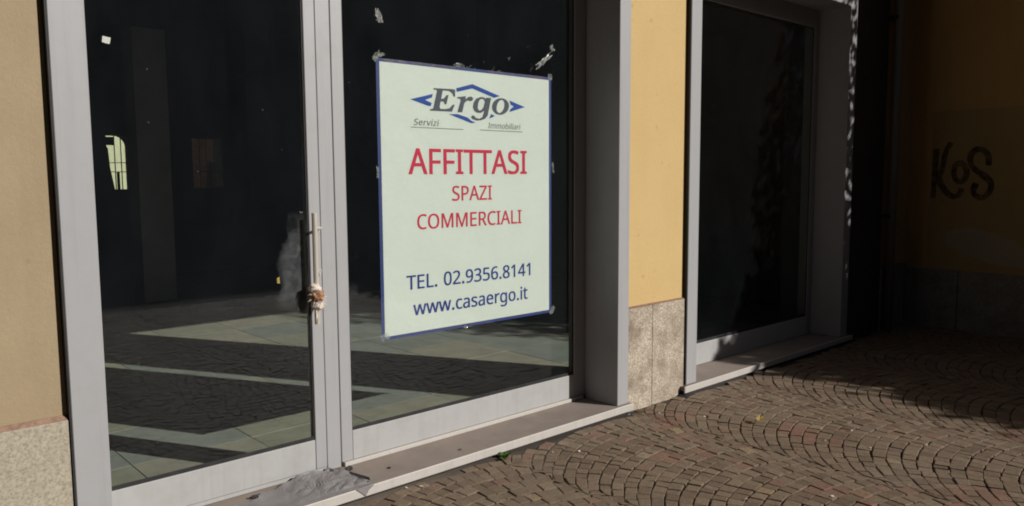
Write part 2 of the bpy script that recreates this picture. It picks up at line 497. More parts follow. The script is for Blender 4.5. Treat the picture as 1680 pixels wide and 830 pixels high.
rnd = random.Random(11)
setts = []
def edge_w(b, y):
    """ragged seam between two fans"""
    return 0.062 * noise.noise(Vector((b * 7.3, math.floor(y / ROW) * 1.7, 0.5))) + 0.02 * noise.noise(Vector((b * 3.1, y * 2.0, 4.0)))
for bi in range(-3, 6):
    a = XA + PER * bi
    shift = rnd.random() * ROW
    k0, k1 = int(-3.2 / ROW), int(4.2 / ROW)
    for k in range(k0, k1):
        yk = k * ROW + shift
        n = 20 + rnd.choice((0, 1, 1, 2, 3))
        th = [RAD(-56)]
        ws = [1 + rnd.uniform(-0.26, 0.26) for _ in range(n)]
        tot = sum(ws)
        for w in ws: th.append(th[-1] + RAD(84) * w / tot)
        def P(t, out):
            x = RR * math.sin(t); y = yk - RR * (1 - math.cos(t))
            if out:
                d = ROW * math.cos(t)
                x += math.sin(t) * d; y += math.cos(t) * d
            x = max(-HL + edge_w(bi, y), min(HRT + edge_w(bi + 1, y), x))
            wob = noise.noise(Vector((a + x, y * 1.0, 0.0)) * 3.0) * 0.014
            return [a + x + wob, y + wob * 0.6]
        for i in range(n):
            q = [P(th[i], 0), P(th[i + 1], 0), P(th[i + 1], 1), P(th[i], 1)]
            jx, jy = rnd.uniform(-.0022, .0022), rnd.uniform(-.0038, .0038)
            q = [[p[0] + jx + rnd.uniform(-.0028, .0028), p[1] + jy + rnd.uniform(-.0028, .0028)] for p in q]
            cx = sum(p[0] for p in q) / 4; cy = sum(p[1] for p in q) / 4
            if not (-0.3 < cx < 8.0 and -2.6 < cy < front_limit(cx) - 0.018): continue
            for p in q: p[1] = min(p[1], front_limit(cx))
            area = 0.5 * abs(sum(q[j][0] * q[(j + 1) % 4][1] - q[(j + 1) % 4][0] * q[j][1] for j in range(4)))
            if area < 0.0004: continue
            q = q[::-1] if sum(q[j][0] * q[(j + 1) % 4][1] - q[(j + 1) % 4][0] * q[j][1] for j in range(4)) < 0 else q
            setts.append((q, cx, cy))

def screen_area(s):
    q, cx, cy = s
    pts = []
    for p in q:
        d = Vector((p[0], p[1], ZG))
        z = d.dot(CF)
        if z < 0.2: return 0
        pts.append((840 + FPX * d.dot(CR) / z, 415 - FPX * d.dot(CU) / z))
    mx = sum(p[0] for p in pts) / 4; my = sum(p[1] for p in pts) / 4
    if not (0 < mx < 1680 and 0 < my < 826): return 0
    if cx < 3.75 and my > 830 - (mx - 560) * 0.34 + 0 and mx < 560: return 0
    return 0.5 * abs(sum(pts[j][0] * pts[(j + 1) % 4][1] - pts[(j + 1) % 4][0] * pts[j][1] for j in range(4)))

setts.sort(key=screen_area, reverse=True)
def tone_attr(me, vals):
    at = me.attributes.new("tone", 'FLOAT', 'POINT')
    at.data.foreach_set("value", vals)
def red_bias(cx, cy, t):
    n = noise.noise(Vector((cx * 2.3, cy * 2.3, 9.0)))
    if n > 0.28 and rnd.random() < 0.45: return 0.80 + 0.13 * rnd.random()
    return t * 0.78 if rnd.random() < 0.93 else 0.76 + 0.24 * rnd.random()
def zt_of(cx, cy):
    return ZG + rnd.uniform(-0.0028, 0.0022) + 0.004 * noise.noise(Vector((cx * 1.1, cy * 1.1, 1.0)))
for s in setts[:300]:
    q, cx, cy = s
    bm = bmesh.new()
    tilt = Vector((rnd.uniform(-.035, .035), rnd.uniform(-.035, .035)))
    fs, t = sett(bm, q, zt_of(cx, cy), tilt, rnd, None)
    nv = len(bm.verts)
    o = obj("cobblestone", bm, M['stone'], paving, origin=(cx, cy, ZG))
    tone_attr(o.data, [red_bias(cx, cy, t)] * nv)
bm = bmesh.new()
tones = []
for s in setts[300:]:
    q, cx, cy = s
    n0 = len(bm.verts)
    tilt = Vector((rnd.uniform(-.035, .035), rnd.uniform(-.035, .035)))
    fs, t = sett(bm, q, zt_of(cx, cy), tilt, rnd, None)
    tones += [red_bias(cx, cy, t)] * (len(bm.verts) - n0)
o = obj("cobblestones", bm, M['stone'], paving, kind='stuff')
tone_attr(o.data, tones)

# ================================================================== WALLS OF THE BUILDING
YP, YPL, YB = 3.048, 3.024, 3.46       # plaster face, plinth face, inner face
YF = 3.015                             # front face of the aluminium surrounds
ZTOP = 4.2
# left wall
w = thing("plaster_wall", (-0.8, YP, ZG), "pale weathered ochre plaster wall on a grey speckled granite plinth, beside the glass door", "wall")
obj("plaster", bbox(-7.0, 0.6545, YP, YB, -0.8225, ZTOP), M['plaster_left'], w)
for i, (a, b) in enumerate(((-4.2, -3.11), (-3.1, -2.01), (-2.0, -0.71), (-0.7, 0.6535))):
    obj("plinth_slab", bbox(a, b, YPL, YP + 0.06, ZG - 0.05, -0.8375, 0.003), M['granite'], w)
def ledge(x0, x1, z0, z1):
    b = bmesh.new()
    prism(b, [(YPL + 0.002, z0 + 0.0005), (YPL + 0.002, z0 + 0.002), (YP - 0.0005, z1), (YP - 0.0005, z0 + 0.0005)], x0, x1, 'x')
    obj("ledge", b, M['ledge'], w)
ledge(-4.2, 0.650, -0.8375, -0.8228)
# pier
w = thing("pier", (4.03, YP, ZG), "narrow bright yellow ochre plaster pier on a stained pale stone plinth between the two shopfronts", "pier")
obj("plaster", bbox(3.722, 4.334, YP, YB, -0.802, ZTOP), M['plaster'], w)
obj("plinth_slab", bbox(3.722, 3.9755, YPL, YP + 0.05, ZG - 0.05, -0.812, 0.003), M['concrete'], w)
obj("plinth_slab", bbox(3.980, 4.325, YPL + 0.002, YP + 0.05, ZG - 0.05, -0.810, 0.004), M['concrete'], w)
ledge(3.725, 4.322, -0.8095, -0.8025)
# strip right of the second shopfront
w = thing("corner_wall", (7.4, YP, ZG), "dark shaded strip of wall between the second shopfront and the graffiti wall", "wall")
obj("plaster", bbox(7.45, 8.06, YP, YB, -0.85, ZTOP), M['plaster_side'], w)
obj("dark_strip", bbox(6.742, 7.445, YP - 0.01, YB, ZG - 0.05, ZTOP - 0.002, 0.003), M['dark_panel'], w)  # flat near-black panel filling the strip beside the second surround
obj("plinth_slab", bbox(7.45, 8.016, YPL, YP + 0.05, ZG - 0.05, -0.852, 0.004), M['side_stone'], w)
bm = bmesh.new()
tube(bm, [(7.50, 2.975, ZG - 0.02), (7.50, 2.975, 3.3)], 0.045, 14)
pp = thing("downpipe", (7.50, 2.975, ZG), "thin grey downpipe in the dark corner next to the graffiti wall", "pipe")
obj("pipe", bm, M['pipe'], pp, smooth=True)
for z in (-0.4, 1.4):
    obj("bracket", bbox(7.445, 7.555, 2.965, YP - 0.001, z, z + 0.03, 0.003), M['iron'], pp)
# wall above the shopfronts
w = thing("upper_wall", (2.0, YP, 1.6), "yellow ochre plaster wall above the two shopfronts", "wall")
bm = bmesh.new()
box(bm, 0.656, 3.721, YP, YB, 1.56, ZTOP); box(bm, 4.335, 6.742, YP, YB, 1.56, ZTOP)
obj("plaster", bm, M['plaster'], w)

# side wall with the graffiti
XW = 8.05
w = thing("side_wall", (XW + 0.2, 1.9, ZG), "dark shaded brown wall with the black graffiti and a bare grey patch", "wall")
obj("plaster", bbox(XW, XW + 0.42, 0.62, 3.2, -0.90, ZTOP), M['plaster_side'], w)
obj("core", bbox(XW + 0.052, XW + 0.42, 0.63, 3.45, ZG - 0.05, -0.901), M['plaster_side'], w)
for a, b in ((0.615, 1.20), (1.205, 1.90), (1.905, 2.55), (2.555, 3.021)):
    obj("plinth_slab", bbox(XW - 0.032, XW + 0.05, a, b, ZG - 0.05, -0.898, 0.004), M['side_stone'], w)
bm = bmesh.new()
prism(bm, [(0.622, 0.597), (1.2, 0.594), (2.0, 0.598), (2.845, 0.592), (2.84, 0.1), (2.85, -0.5), (2.842, -0.899), (0.622, -0.899)], XW - 0.0015, XW + 0.001, 'x')
obj("overpaint", bm, M['overpaint'], w)
def ragged(pts, step, amp):
    out = []
    for (a, b), (c, d) in zip(pts, pts[1:] + pts[:1]):
        n_ = max(1, int(math.hypot(c - a, d - b) / step))
        for k in range(n_):
            u, v = a + (c - a) * k / n_, b + (d - b) * k / n_
            out.append((u + amp * noise.noise(Vector((u * 31, v * 31, 1.0))) + amp * .5 * noise.noise(Vector((u * 80, v * 80, 2.0))), v + amp * noise.noise(Vector((u * 31, v * 31, 6.0)))))
    return out
bm = bmesh.new()
prism(bm, ragged([(2.692, -0.671), (2.682, -0.552), (2.62, -0.52), (2.562, -0.497), (2.5, -0.50), (2.443, -0.492), (2.325, -0.527), (2.21, -0.561), (2.096, -0.619), (2.06, -0.66),
           (1.96, -0.69), (1.80, -0.72), (1.72, -0.80), (1.80, -0.86), (2.0, -0.85), (2.113, -0.827), (2.312, -0.81), (2.40, -0.77), (2.519, -0.753), (2.60, -0.70)], 0.012, 0.022), XW - 0.004, XW + 0.001, 'x')
obj("bare_patch", bm, M['bare'], w)
def ribbon(bm, pts, wd, x0, x1):
    P = [Vector(p) for p in pts]
    # smooth
    for _ in range(2):
        Q = [P[0]]
        for i in range(len(P) - 1):
            Q += [P[i] * 0.75 + P[i + 1] * 0.25, P[i] * 0.25 + P[i + 1] * 0.75]
        P = Q + [P[-1]]
    L, R_ = [], []
    for i, p in enumerate(P):
        d = (P[min(i + 1, len(P) - 1)] - P[max(i - 1, 0)])
        d.normalize(); n = Vector((-d.y, d.x))
        ww = wd * (0.85 + 0.3 * noise.noise(Vector((p.x * 9, p.y * 9, 0))))
        L.append(p + n * ww / 2); R_.append(p - n * ww / 2)
    va = [[bm.verts.new((x, q.x, q.y)) for q in row] for row in (L, R_) for x in (x0, x1)]
    n = len(P)
    for i in range(n - 1):
        for a, b in ((0, 2), (3, 1), (1, 0), (2, 3)):
            bm.faces.new((va[a][i], va[b][i], va[b][i + 1], va[a][i + 1]))
    for i in (0, n - 1):
        bm.faces.new((va[0][i], va[2][i], va[3][i], va[1][i]))
g_w = 0.060
strokes = {
    'K': [[(2.802, 0.241), (2.808, -0.001), (2.813, -0.228)], [(2.674, 0.294), (2.724, 0.213), (2.739, 0.031), (2.783, -0.018), (2.732, -0.135), (2.651, -0.218), (2.591, -0.208), (2.564, -0.134)]],
    'o': [[(2.529, 0.013), (2.534, -0.032), (2.554, -0.065), (2.581, -0.077), (2.611, -0.065), (2.633, -0.031), (2.643, 0.014), (2.637, 0.059), (2.618, 0.092), (2.59, 0.104), (2.561, 0.091), (2.538, 0.058), (2.529, 0.013)]],
    'S': [[(2.354, 0.076), (2.35, 0.155), (2.404, 0.229), (2.477, 0.223), (2.517, 0.143), (2.483, 0.053), (2.378, -0.02), (2.318, -0.084), (2.328, -0.164), (2.383, -0.221), (2.449, -0.206), (2.474, -0.15), (2.448, -0.085)]],
}
gx = XW - 0.0030
for ch in 'KoS':
    bm = bmesh.new()
    for st in strokes[ch]:
        ribbon(bm, st, g_w, gx, XW - 0.0008); gx -= 0.0006
    bmesh.ops.recalc_face_normals(bm, faces=bm.faces)
    obj("graffiti_letter", bm, M['marker'], w)

# ================================================================== SHOPFRONTS
YR0, YR1 = 3.285, 3.335           # front and back of sash rails
YG0, YG1 = 3.298, 3.304           # glass
Z_SILL, Z_RT, Z_RB = -1.398, -1.231, -1.376
Z_TOP = 1.25
BV = 0.0025
def pane(x0, x1, parent, z0=Z_RT - 0.012, z1=Z_TOP + 0.012, mat=None):
    o = obj("pane", bbox(x0 - 0.01, x1 + 0.01, YG0, YG1, z0, z1), mat or M['glass'], parent)
    gm = bmesh.new()
    t = 0.009
    for (a, b, c, d) in ((x0, x1, Z_RT - 0.004, Z_RT + t + 0.008), (x0, x1, Z_TOP - t, Z_TOP + 0.004), (x0 - 0.004, x0 + t * 0.6, Z_RT + t + 0.009, Z_TOP - t - 0.001), (x1 - t * 0.6, x1 + 0.004, Z_RT + t + 0.009, Z_TOP - t - 0.001)):
        box(gm, a, b, YG0 - 0.006, YG0 - 0.0005, c, d, 0.001)
    obj("gasket", gm, M['gasket'], parent)
    return o

def surround(root, xl0, xl1, xr0, xr1):
    obj("side_shade_strip", bbox(xl0 - 0.006, xl0 - 0.0005, YF + 0.004, YP + 0.05, ZG - 0.02, 1.55), M['gasket'], root)  # black strip, the shade on the surround's side face put into colour
    obj("jamb", bbox(xl0, xl1, YF, YR1 + 0.08, Z_SILL + 0.001, 1.54, BV), M['alu'], root)
    obj("jamb", bbox(xr0, xr1, YF, YR1 + 0.08, Z_SILL + 0.001, 1.54, BV), M['alu'], root)
    obj("head_frame", bbox(xl1 + 0.001, xr0 - 0.001, YF + 0.001, YR1 + 0.08, 1.40, 1.539, BV), M['alu'], root)

def sill(root, x0, x1):
    s = obj("sill", bbox(x0 + 0.002, x1 - 0.002, 2.994, 3.40, Z_SILL - 0.03, Z_SILL, 0.0015), M['sill'], root)
    obj("nosing", bbox(x0, x1, 2.984, 2.9935, Z_SILL - 0.043, Z_SILL + 0.0025, 0.0036), M['nosing'], s)
    obj("sill_shade_fill", bbox(x0 + 0.02, x1 - 0.02, 3.012, 3.40, ZG - 0.05, Z_SILL - 0.0305), M['tar_and_sill_shade'], s)  # black fill that stands for the shade in the recess under the sill

root = thing("shop_door_and_window", (2.2, 3.2, ZG), "wide grey aluminium shopfront holding the glass door and the pane with the poster", "shopfront")
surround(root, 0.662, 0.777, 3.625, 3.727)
sill(root, 0.650, 3.748)
door = obj("door_leaf", bbox(1.7385, 1.7955, YR0, YR1, Z_RB, 1.399, BV), M['alu'], root)          # lock stile carries the leaf
obj("rail", bbox(0.842, 1.7365, YR0, YR1, Z_RB, Z_RT, BV), M['alu_warm'], door)
obj("rail", bbox(0.842, 1.7365, YR0, YR1, Z_TOP, 1.399, BV), M['alu'], door)
obj("stile", bbox(0.780, 0.8405, YR0, YR1, Z_RB, 1.399, BV), M['alu'], door)
obj("pane", bbox(0.835, 1.745, YG0, YG1, Z_RT - 0.012, Z_TOP + 0.012), M['glass'], door)
gm = bmesh.new()
for (a, b, c, d) in ((0.842, 1.7365, Z_RT - 0.003, Z_RT + 0.017), (0.842, 1.7365, Z_TOP - 0.009, Z_TOP + 0.003), (0.8385, 0.848, Z_RT + 0.018, Z_TOP - 0.010), (1.731, 1.7405, Z_RT + 0.018, Z_TOP - 0.010)):
    box(gm, a, b, YG0 - 0.006, YG0 - 0.0005, c, d, 0.001)
obj("gasket", gm, M['gasket'], door)
hb = bmesh.new()
tube(hb, [(1.741, 3.238, -0.668), (1.741, 3.238, -0.160)], 0.0125, 16)
obj("pull_handle", hb, M['steel'], door, smooth=False)
for z in (-0.232, -0.583):
    hb = bmesh.new()
    tube(hb, [(1.744, 3.240, z), (1.782, 3.264, z), (1.7875, 3.270, z), (1.7885, 3.2855, z)], 0.0065, 10)
    obj("handle_bracket", hb, M['steel'], door)
hb = bmesh.new()
tube(hb, [(1.784, 3.2856, -0.428), (1.784, 3.279, -0.428)], 0.0085, 14)
box(hb, 1.780, 1.788, 3.2795, 3.285, -0.452, -0.432, 0.002)
lk = obj("lock_cylinder", hb, M['steel'], door)
obj("keyhole", bbox(1.7830, 1.7852, 3.2775, 3.2800, -0.432, -0.424), M['gasket'], door)
obj("post", bbox(1.7985, 1.8725, YR0 + 0.0015, YR1, Z_SILL + 0.0005, 1.399, BV), M['alu'], root)
win = obj("fixed_window", bbox(1.8755, 1.9375, YR0, YR1, Z_RB, 1.399, BV), M['alu'], root)
obj("rail", bbox(1.938, 3.5245, YR0, YR1, Z_RB, Z_RT, BV), M['alu_warm'], win)
obj("rail", bbox(1.938, 3.5245, YR0, YR1, Z_TOP, 1.399, BV), M['alu'], win)
obj("stile", bbox(3.526, 3.6235, YR0, YR1, Z_RB, 1.399, BV), M['alu'], win)
pane(1.938, 3.5245, win)
obj("threshold_strip", bbox(1.885, 3.60, YR0 - 0.014, YR1, Z_SILL + 0.0005, Z_RB - 0.001, 0.002), M['nosing'], root)
obj("threshold_strip", bbox(0.780, 1.797, YR0 + 0.006, YR1, Z_SILL + 0.0005, Z_RB - 0.001, 0.002), M['alu_warm'], root)

root2 = thing("shop_window", (5.5, 3.2, ZG), "second grey aluminium shopfront beyond the yellow pier, half in leaf shade", "shopfront")
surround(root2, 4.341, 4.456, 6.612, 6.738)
sill(root2, 4.284, 6.800)
win2 = obj("fixed_window", bbox(4.459, 4.560, YR0, YR1, Z_SILL + 0.001, 1.399, BV), M['alu'], root2)
obj("rail", bbox(4.561, 6.526, YR0, YR1, Z_SILL + 0.001, Z_RT - 0.004, BV), M['alu_warm'], win2)
obj("rail", bbox(4.561, 6.526, YR0, YR1, Z_TOP, 1.399, BV), M['alu'], win2)
obj("stile", bbox(6.5275, 6.610, YR0, YR1, Z_SILL + 0.001, 1.399, BV), M['alu'], win2)
pane(4.561, 6.526, win2, mat=M['glass_far'])

# ================================================================== ROOM BEHIND THE GLASS
FZ = -1.42
obj("floor", bbox(-4.0, 7.9, 3.40, 12.3, FZ - 0.2, FZ - 0.006), M['grout'], kind='structure')
flo = bpy.data.objects["floor"]
tw = 0.62
tr = random.Random(5)
for i in range(-3, 9):
    for j in range(0, 8):
        x0 = 1.15 + tw * i; y0 = 3.46 + tw * j
        if x0 + tw > 7.85: continue
        k = (i * 2 + j * 3 + (i * j) % 3) % 4
        mt = M[('tile_a', 'tile_b', 'tile_c', 'tile_b')[k]]
        dz = tr.uniform(-0.0008, 0.0008)
        obj("floor_tile", bbox(x0 + 0.003, x0 + tw - 0.003, y0 + 0.003, y0 + tw - 0.003, FZ - 0.008, FZ + dz), mt, flo)
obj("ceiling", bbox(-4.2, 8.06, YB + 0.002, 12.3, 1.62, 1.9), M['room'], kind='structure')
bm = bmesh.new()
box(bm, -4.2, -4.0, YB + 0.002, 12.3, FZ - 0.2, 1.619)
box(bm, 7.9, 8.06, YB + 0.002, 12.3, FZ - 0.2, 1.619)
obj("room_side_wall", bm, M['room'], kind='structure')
# back wall with two openings
bm = bmesh.new()
o1 = (3.27, 3.60, -0.15, 0.62)
o2 = (4.46, 4.92, -0.14, 0.61)
YW0, YW1 = 12.0, 12.3
box(bm, -3.999, o1[0], YW0, YW1, FZ - 0.2, 1.619); box(bm, o1[1], o2[0], YW0, YW1, FZ - 0.2, 1.619); box(bm, o2[1], 7.899, YW0, YW1, FZ - 0.2, 1.619)
for o_ in (o1, o2):
    box(bm, o_[0], o_[1], YW0 + 0.001, YW1, FZ - 0.2, o_[2]); box(bm, o_[0], o_[1], YW0 + 0.001, YW1, o_[3], 1.619)
# arch corner fill
pts = [(o1[1], 0.619)] + [(o1[1] - 0.155 * (1 - math.cos(a)), 0.619 - 0.17 * (1 - math.sin(a))) for a in [k * math.pi / 12 for k in range(0, 7)]]
prism(bm, pts, YW0 + 0.001, YW1 - 0.01, 'y')
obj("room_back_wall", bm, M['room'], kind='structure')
bw = thing("arched_window", (3.44, 12.1, -0.15), "small bright barred window with a rounded corner, deep inside behind the door glass", "window")
obj("pane", bbox(o1[0], o1[1], 12.15, 12.156, o1[2], o1[3]), M['glass'], bw)
for x in (3.40, 3.485):
    obj("bar", bbox(x - 0.006, x + 0.006, 12.09, 12.10, o1[2], o1[3]), M['iron'], bw)
for z in (0.23, 0.10):
    obj("bar", bbox(o1[0], o1[1], 12.075, 12.0885, z - 0.005, z + 0.005), M['iron'], bw)
bm = bmesh.new()
prism(bm, [(3.265, 0.50), (3.30, 0.42), (3.315, 0.16), (3.365, -0.151), (3.265, -0.151)], 12.03, 12.05, 'y')
obj("side_board", bm, M['wood'], bw)
obj("lower_post", bbox(3.405, 3.438, 12.035, 12.06, o1[2], 0.10), M['wood'], bw)
obj("upper_board", bbox(3.272, 3.392, 12.04, 12.06, 0.475, 0.592), M['wood'], bw)
bw2 = thing("dim_window", (4.69, 12.1, -0.14), "dim dark window deep inside behind the door glass, brick wall showing through it", "window")
obj("pane", bbox(o2[0], o2[1], 12.15, 12.156, o2[2], o2[3]), M['glass'], bw2)
for x in (4.60, 4.70, 4.82):
    obj("bar", bbox(x - 0.007, x + 0.007, 12.09, 12.10, o2[2], o2[3]), M['iron'], bw2)
obj("bar", bbox(o2[0], o2[1], 12.075, 12.0885, 0.10, 0.115), M['iron'], bw2)
t = thing("pillar", (2.9, 9.05, FZ), "square pale pillar standing in the dark empty shop behind the door", "pillar")
obj("shaft", bbox(2.73, 3.07, 8.9, 9.24, FZ, 1.6), M['pillar'], t)
obj("skirting", bbox(2.715, 3.085, 8.885, 8.8995, FZ, FZ + 0.09, 0.003), M['room'], t)
# upper part of the building, courtyard behind
t = thing("building_roof", (2, 8, 1.9), "flat roof block over the shop", "roof")
obj("roof_block", bbox(-7.0, 8.05, YB + 0.002, 12.3, 1.902, 3.9), M['plaster'], t)
obj("sky_blocker", bbox(-7.3, 8.0, 1.45, YP - 0.002, 3.35, 3.55, 0.02), M['facade'], t)  # unseen overhang added to cut sky light on the facade
t = thing("yard_wall", (4, 22, ZG), "cream wall of the courtyard seen through the small arched window", "wall")
obj("masonry", bbox(-6, 16, 22.0, 22.4, ZG - 0.1, 6.5), M['yard'], t)
t = thing("brick_wall", (6.8, 14.9, ZG), "shaded brick wall behind the dim window", "wall")
obj("masonry", bbox(5.3, 9.5, 14.8, 15.05, ZG - 0.1, 1.5), M['brick'], t)
obj("coping", bbox(5.25, 9.55, 14.75, 15.1, 1.502, 1.58, 0.01), M['bare'], t)
obj("door", bbox(5.80, 6.6, 14.76, 14.799, ZG, 0.30, 0.005), M['wood'], t)

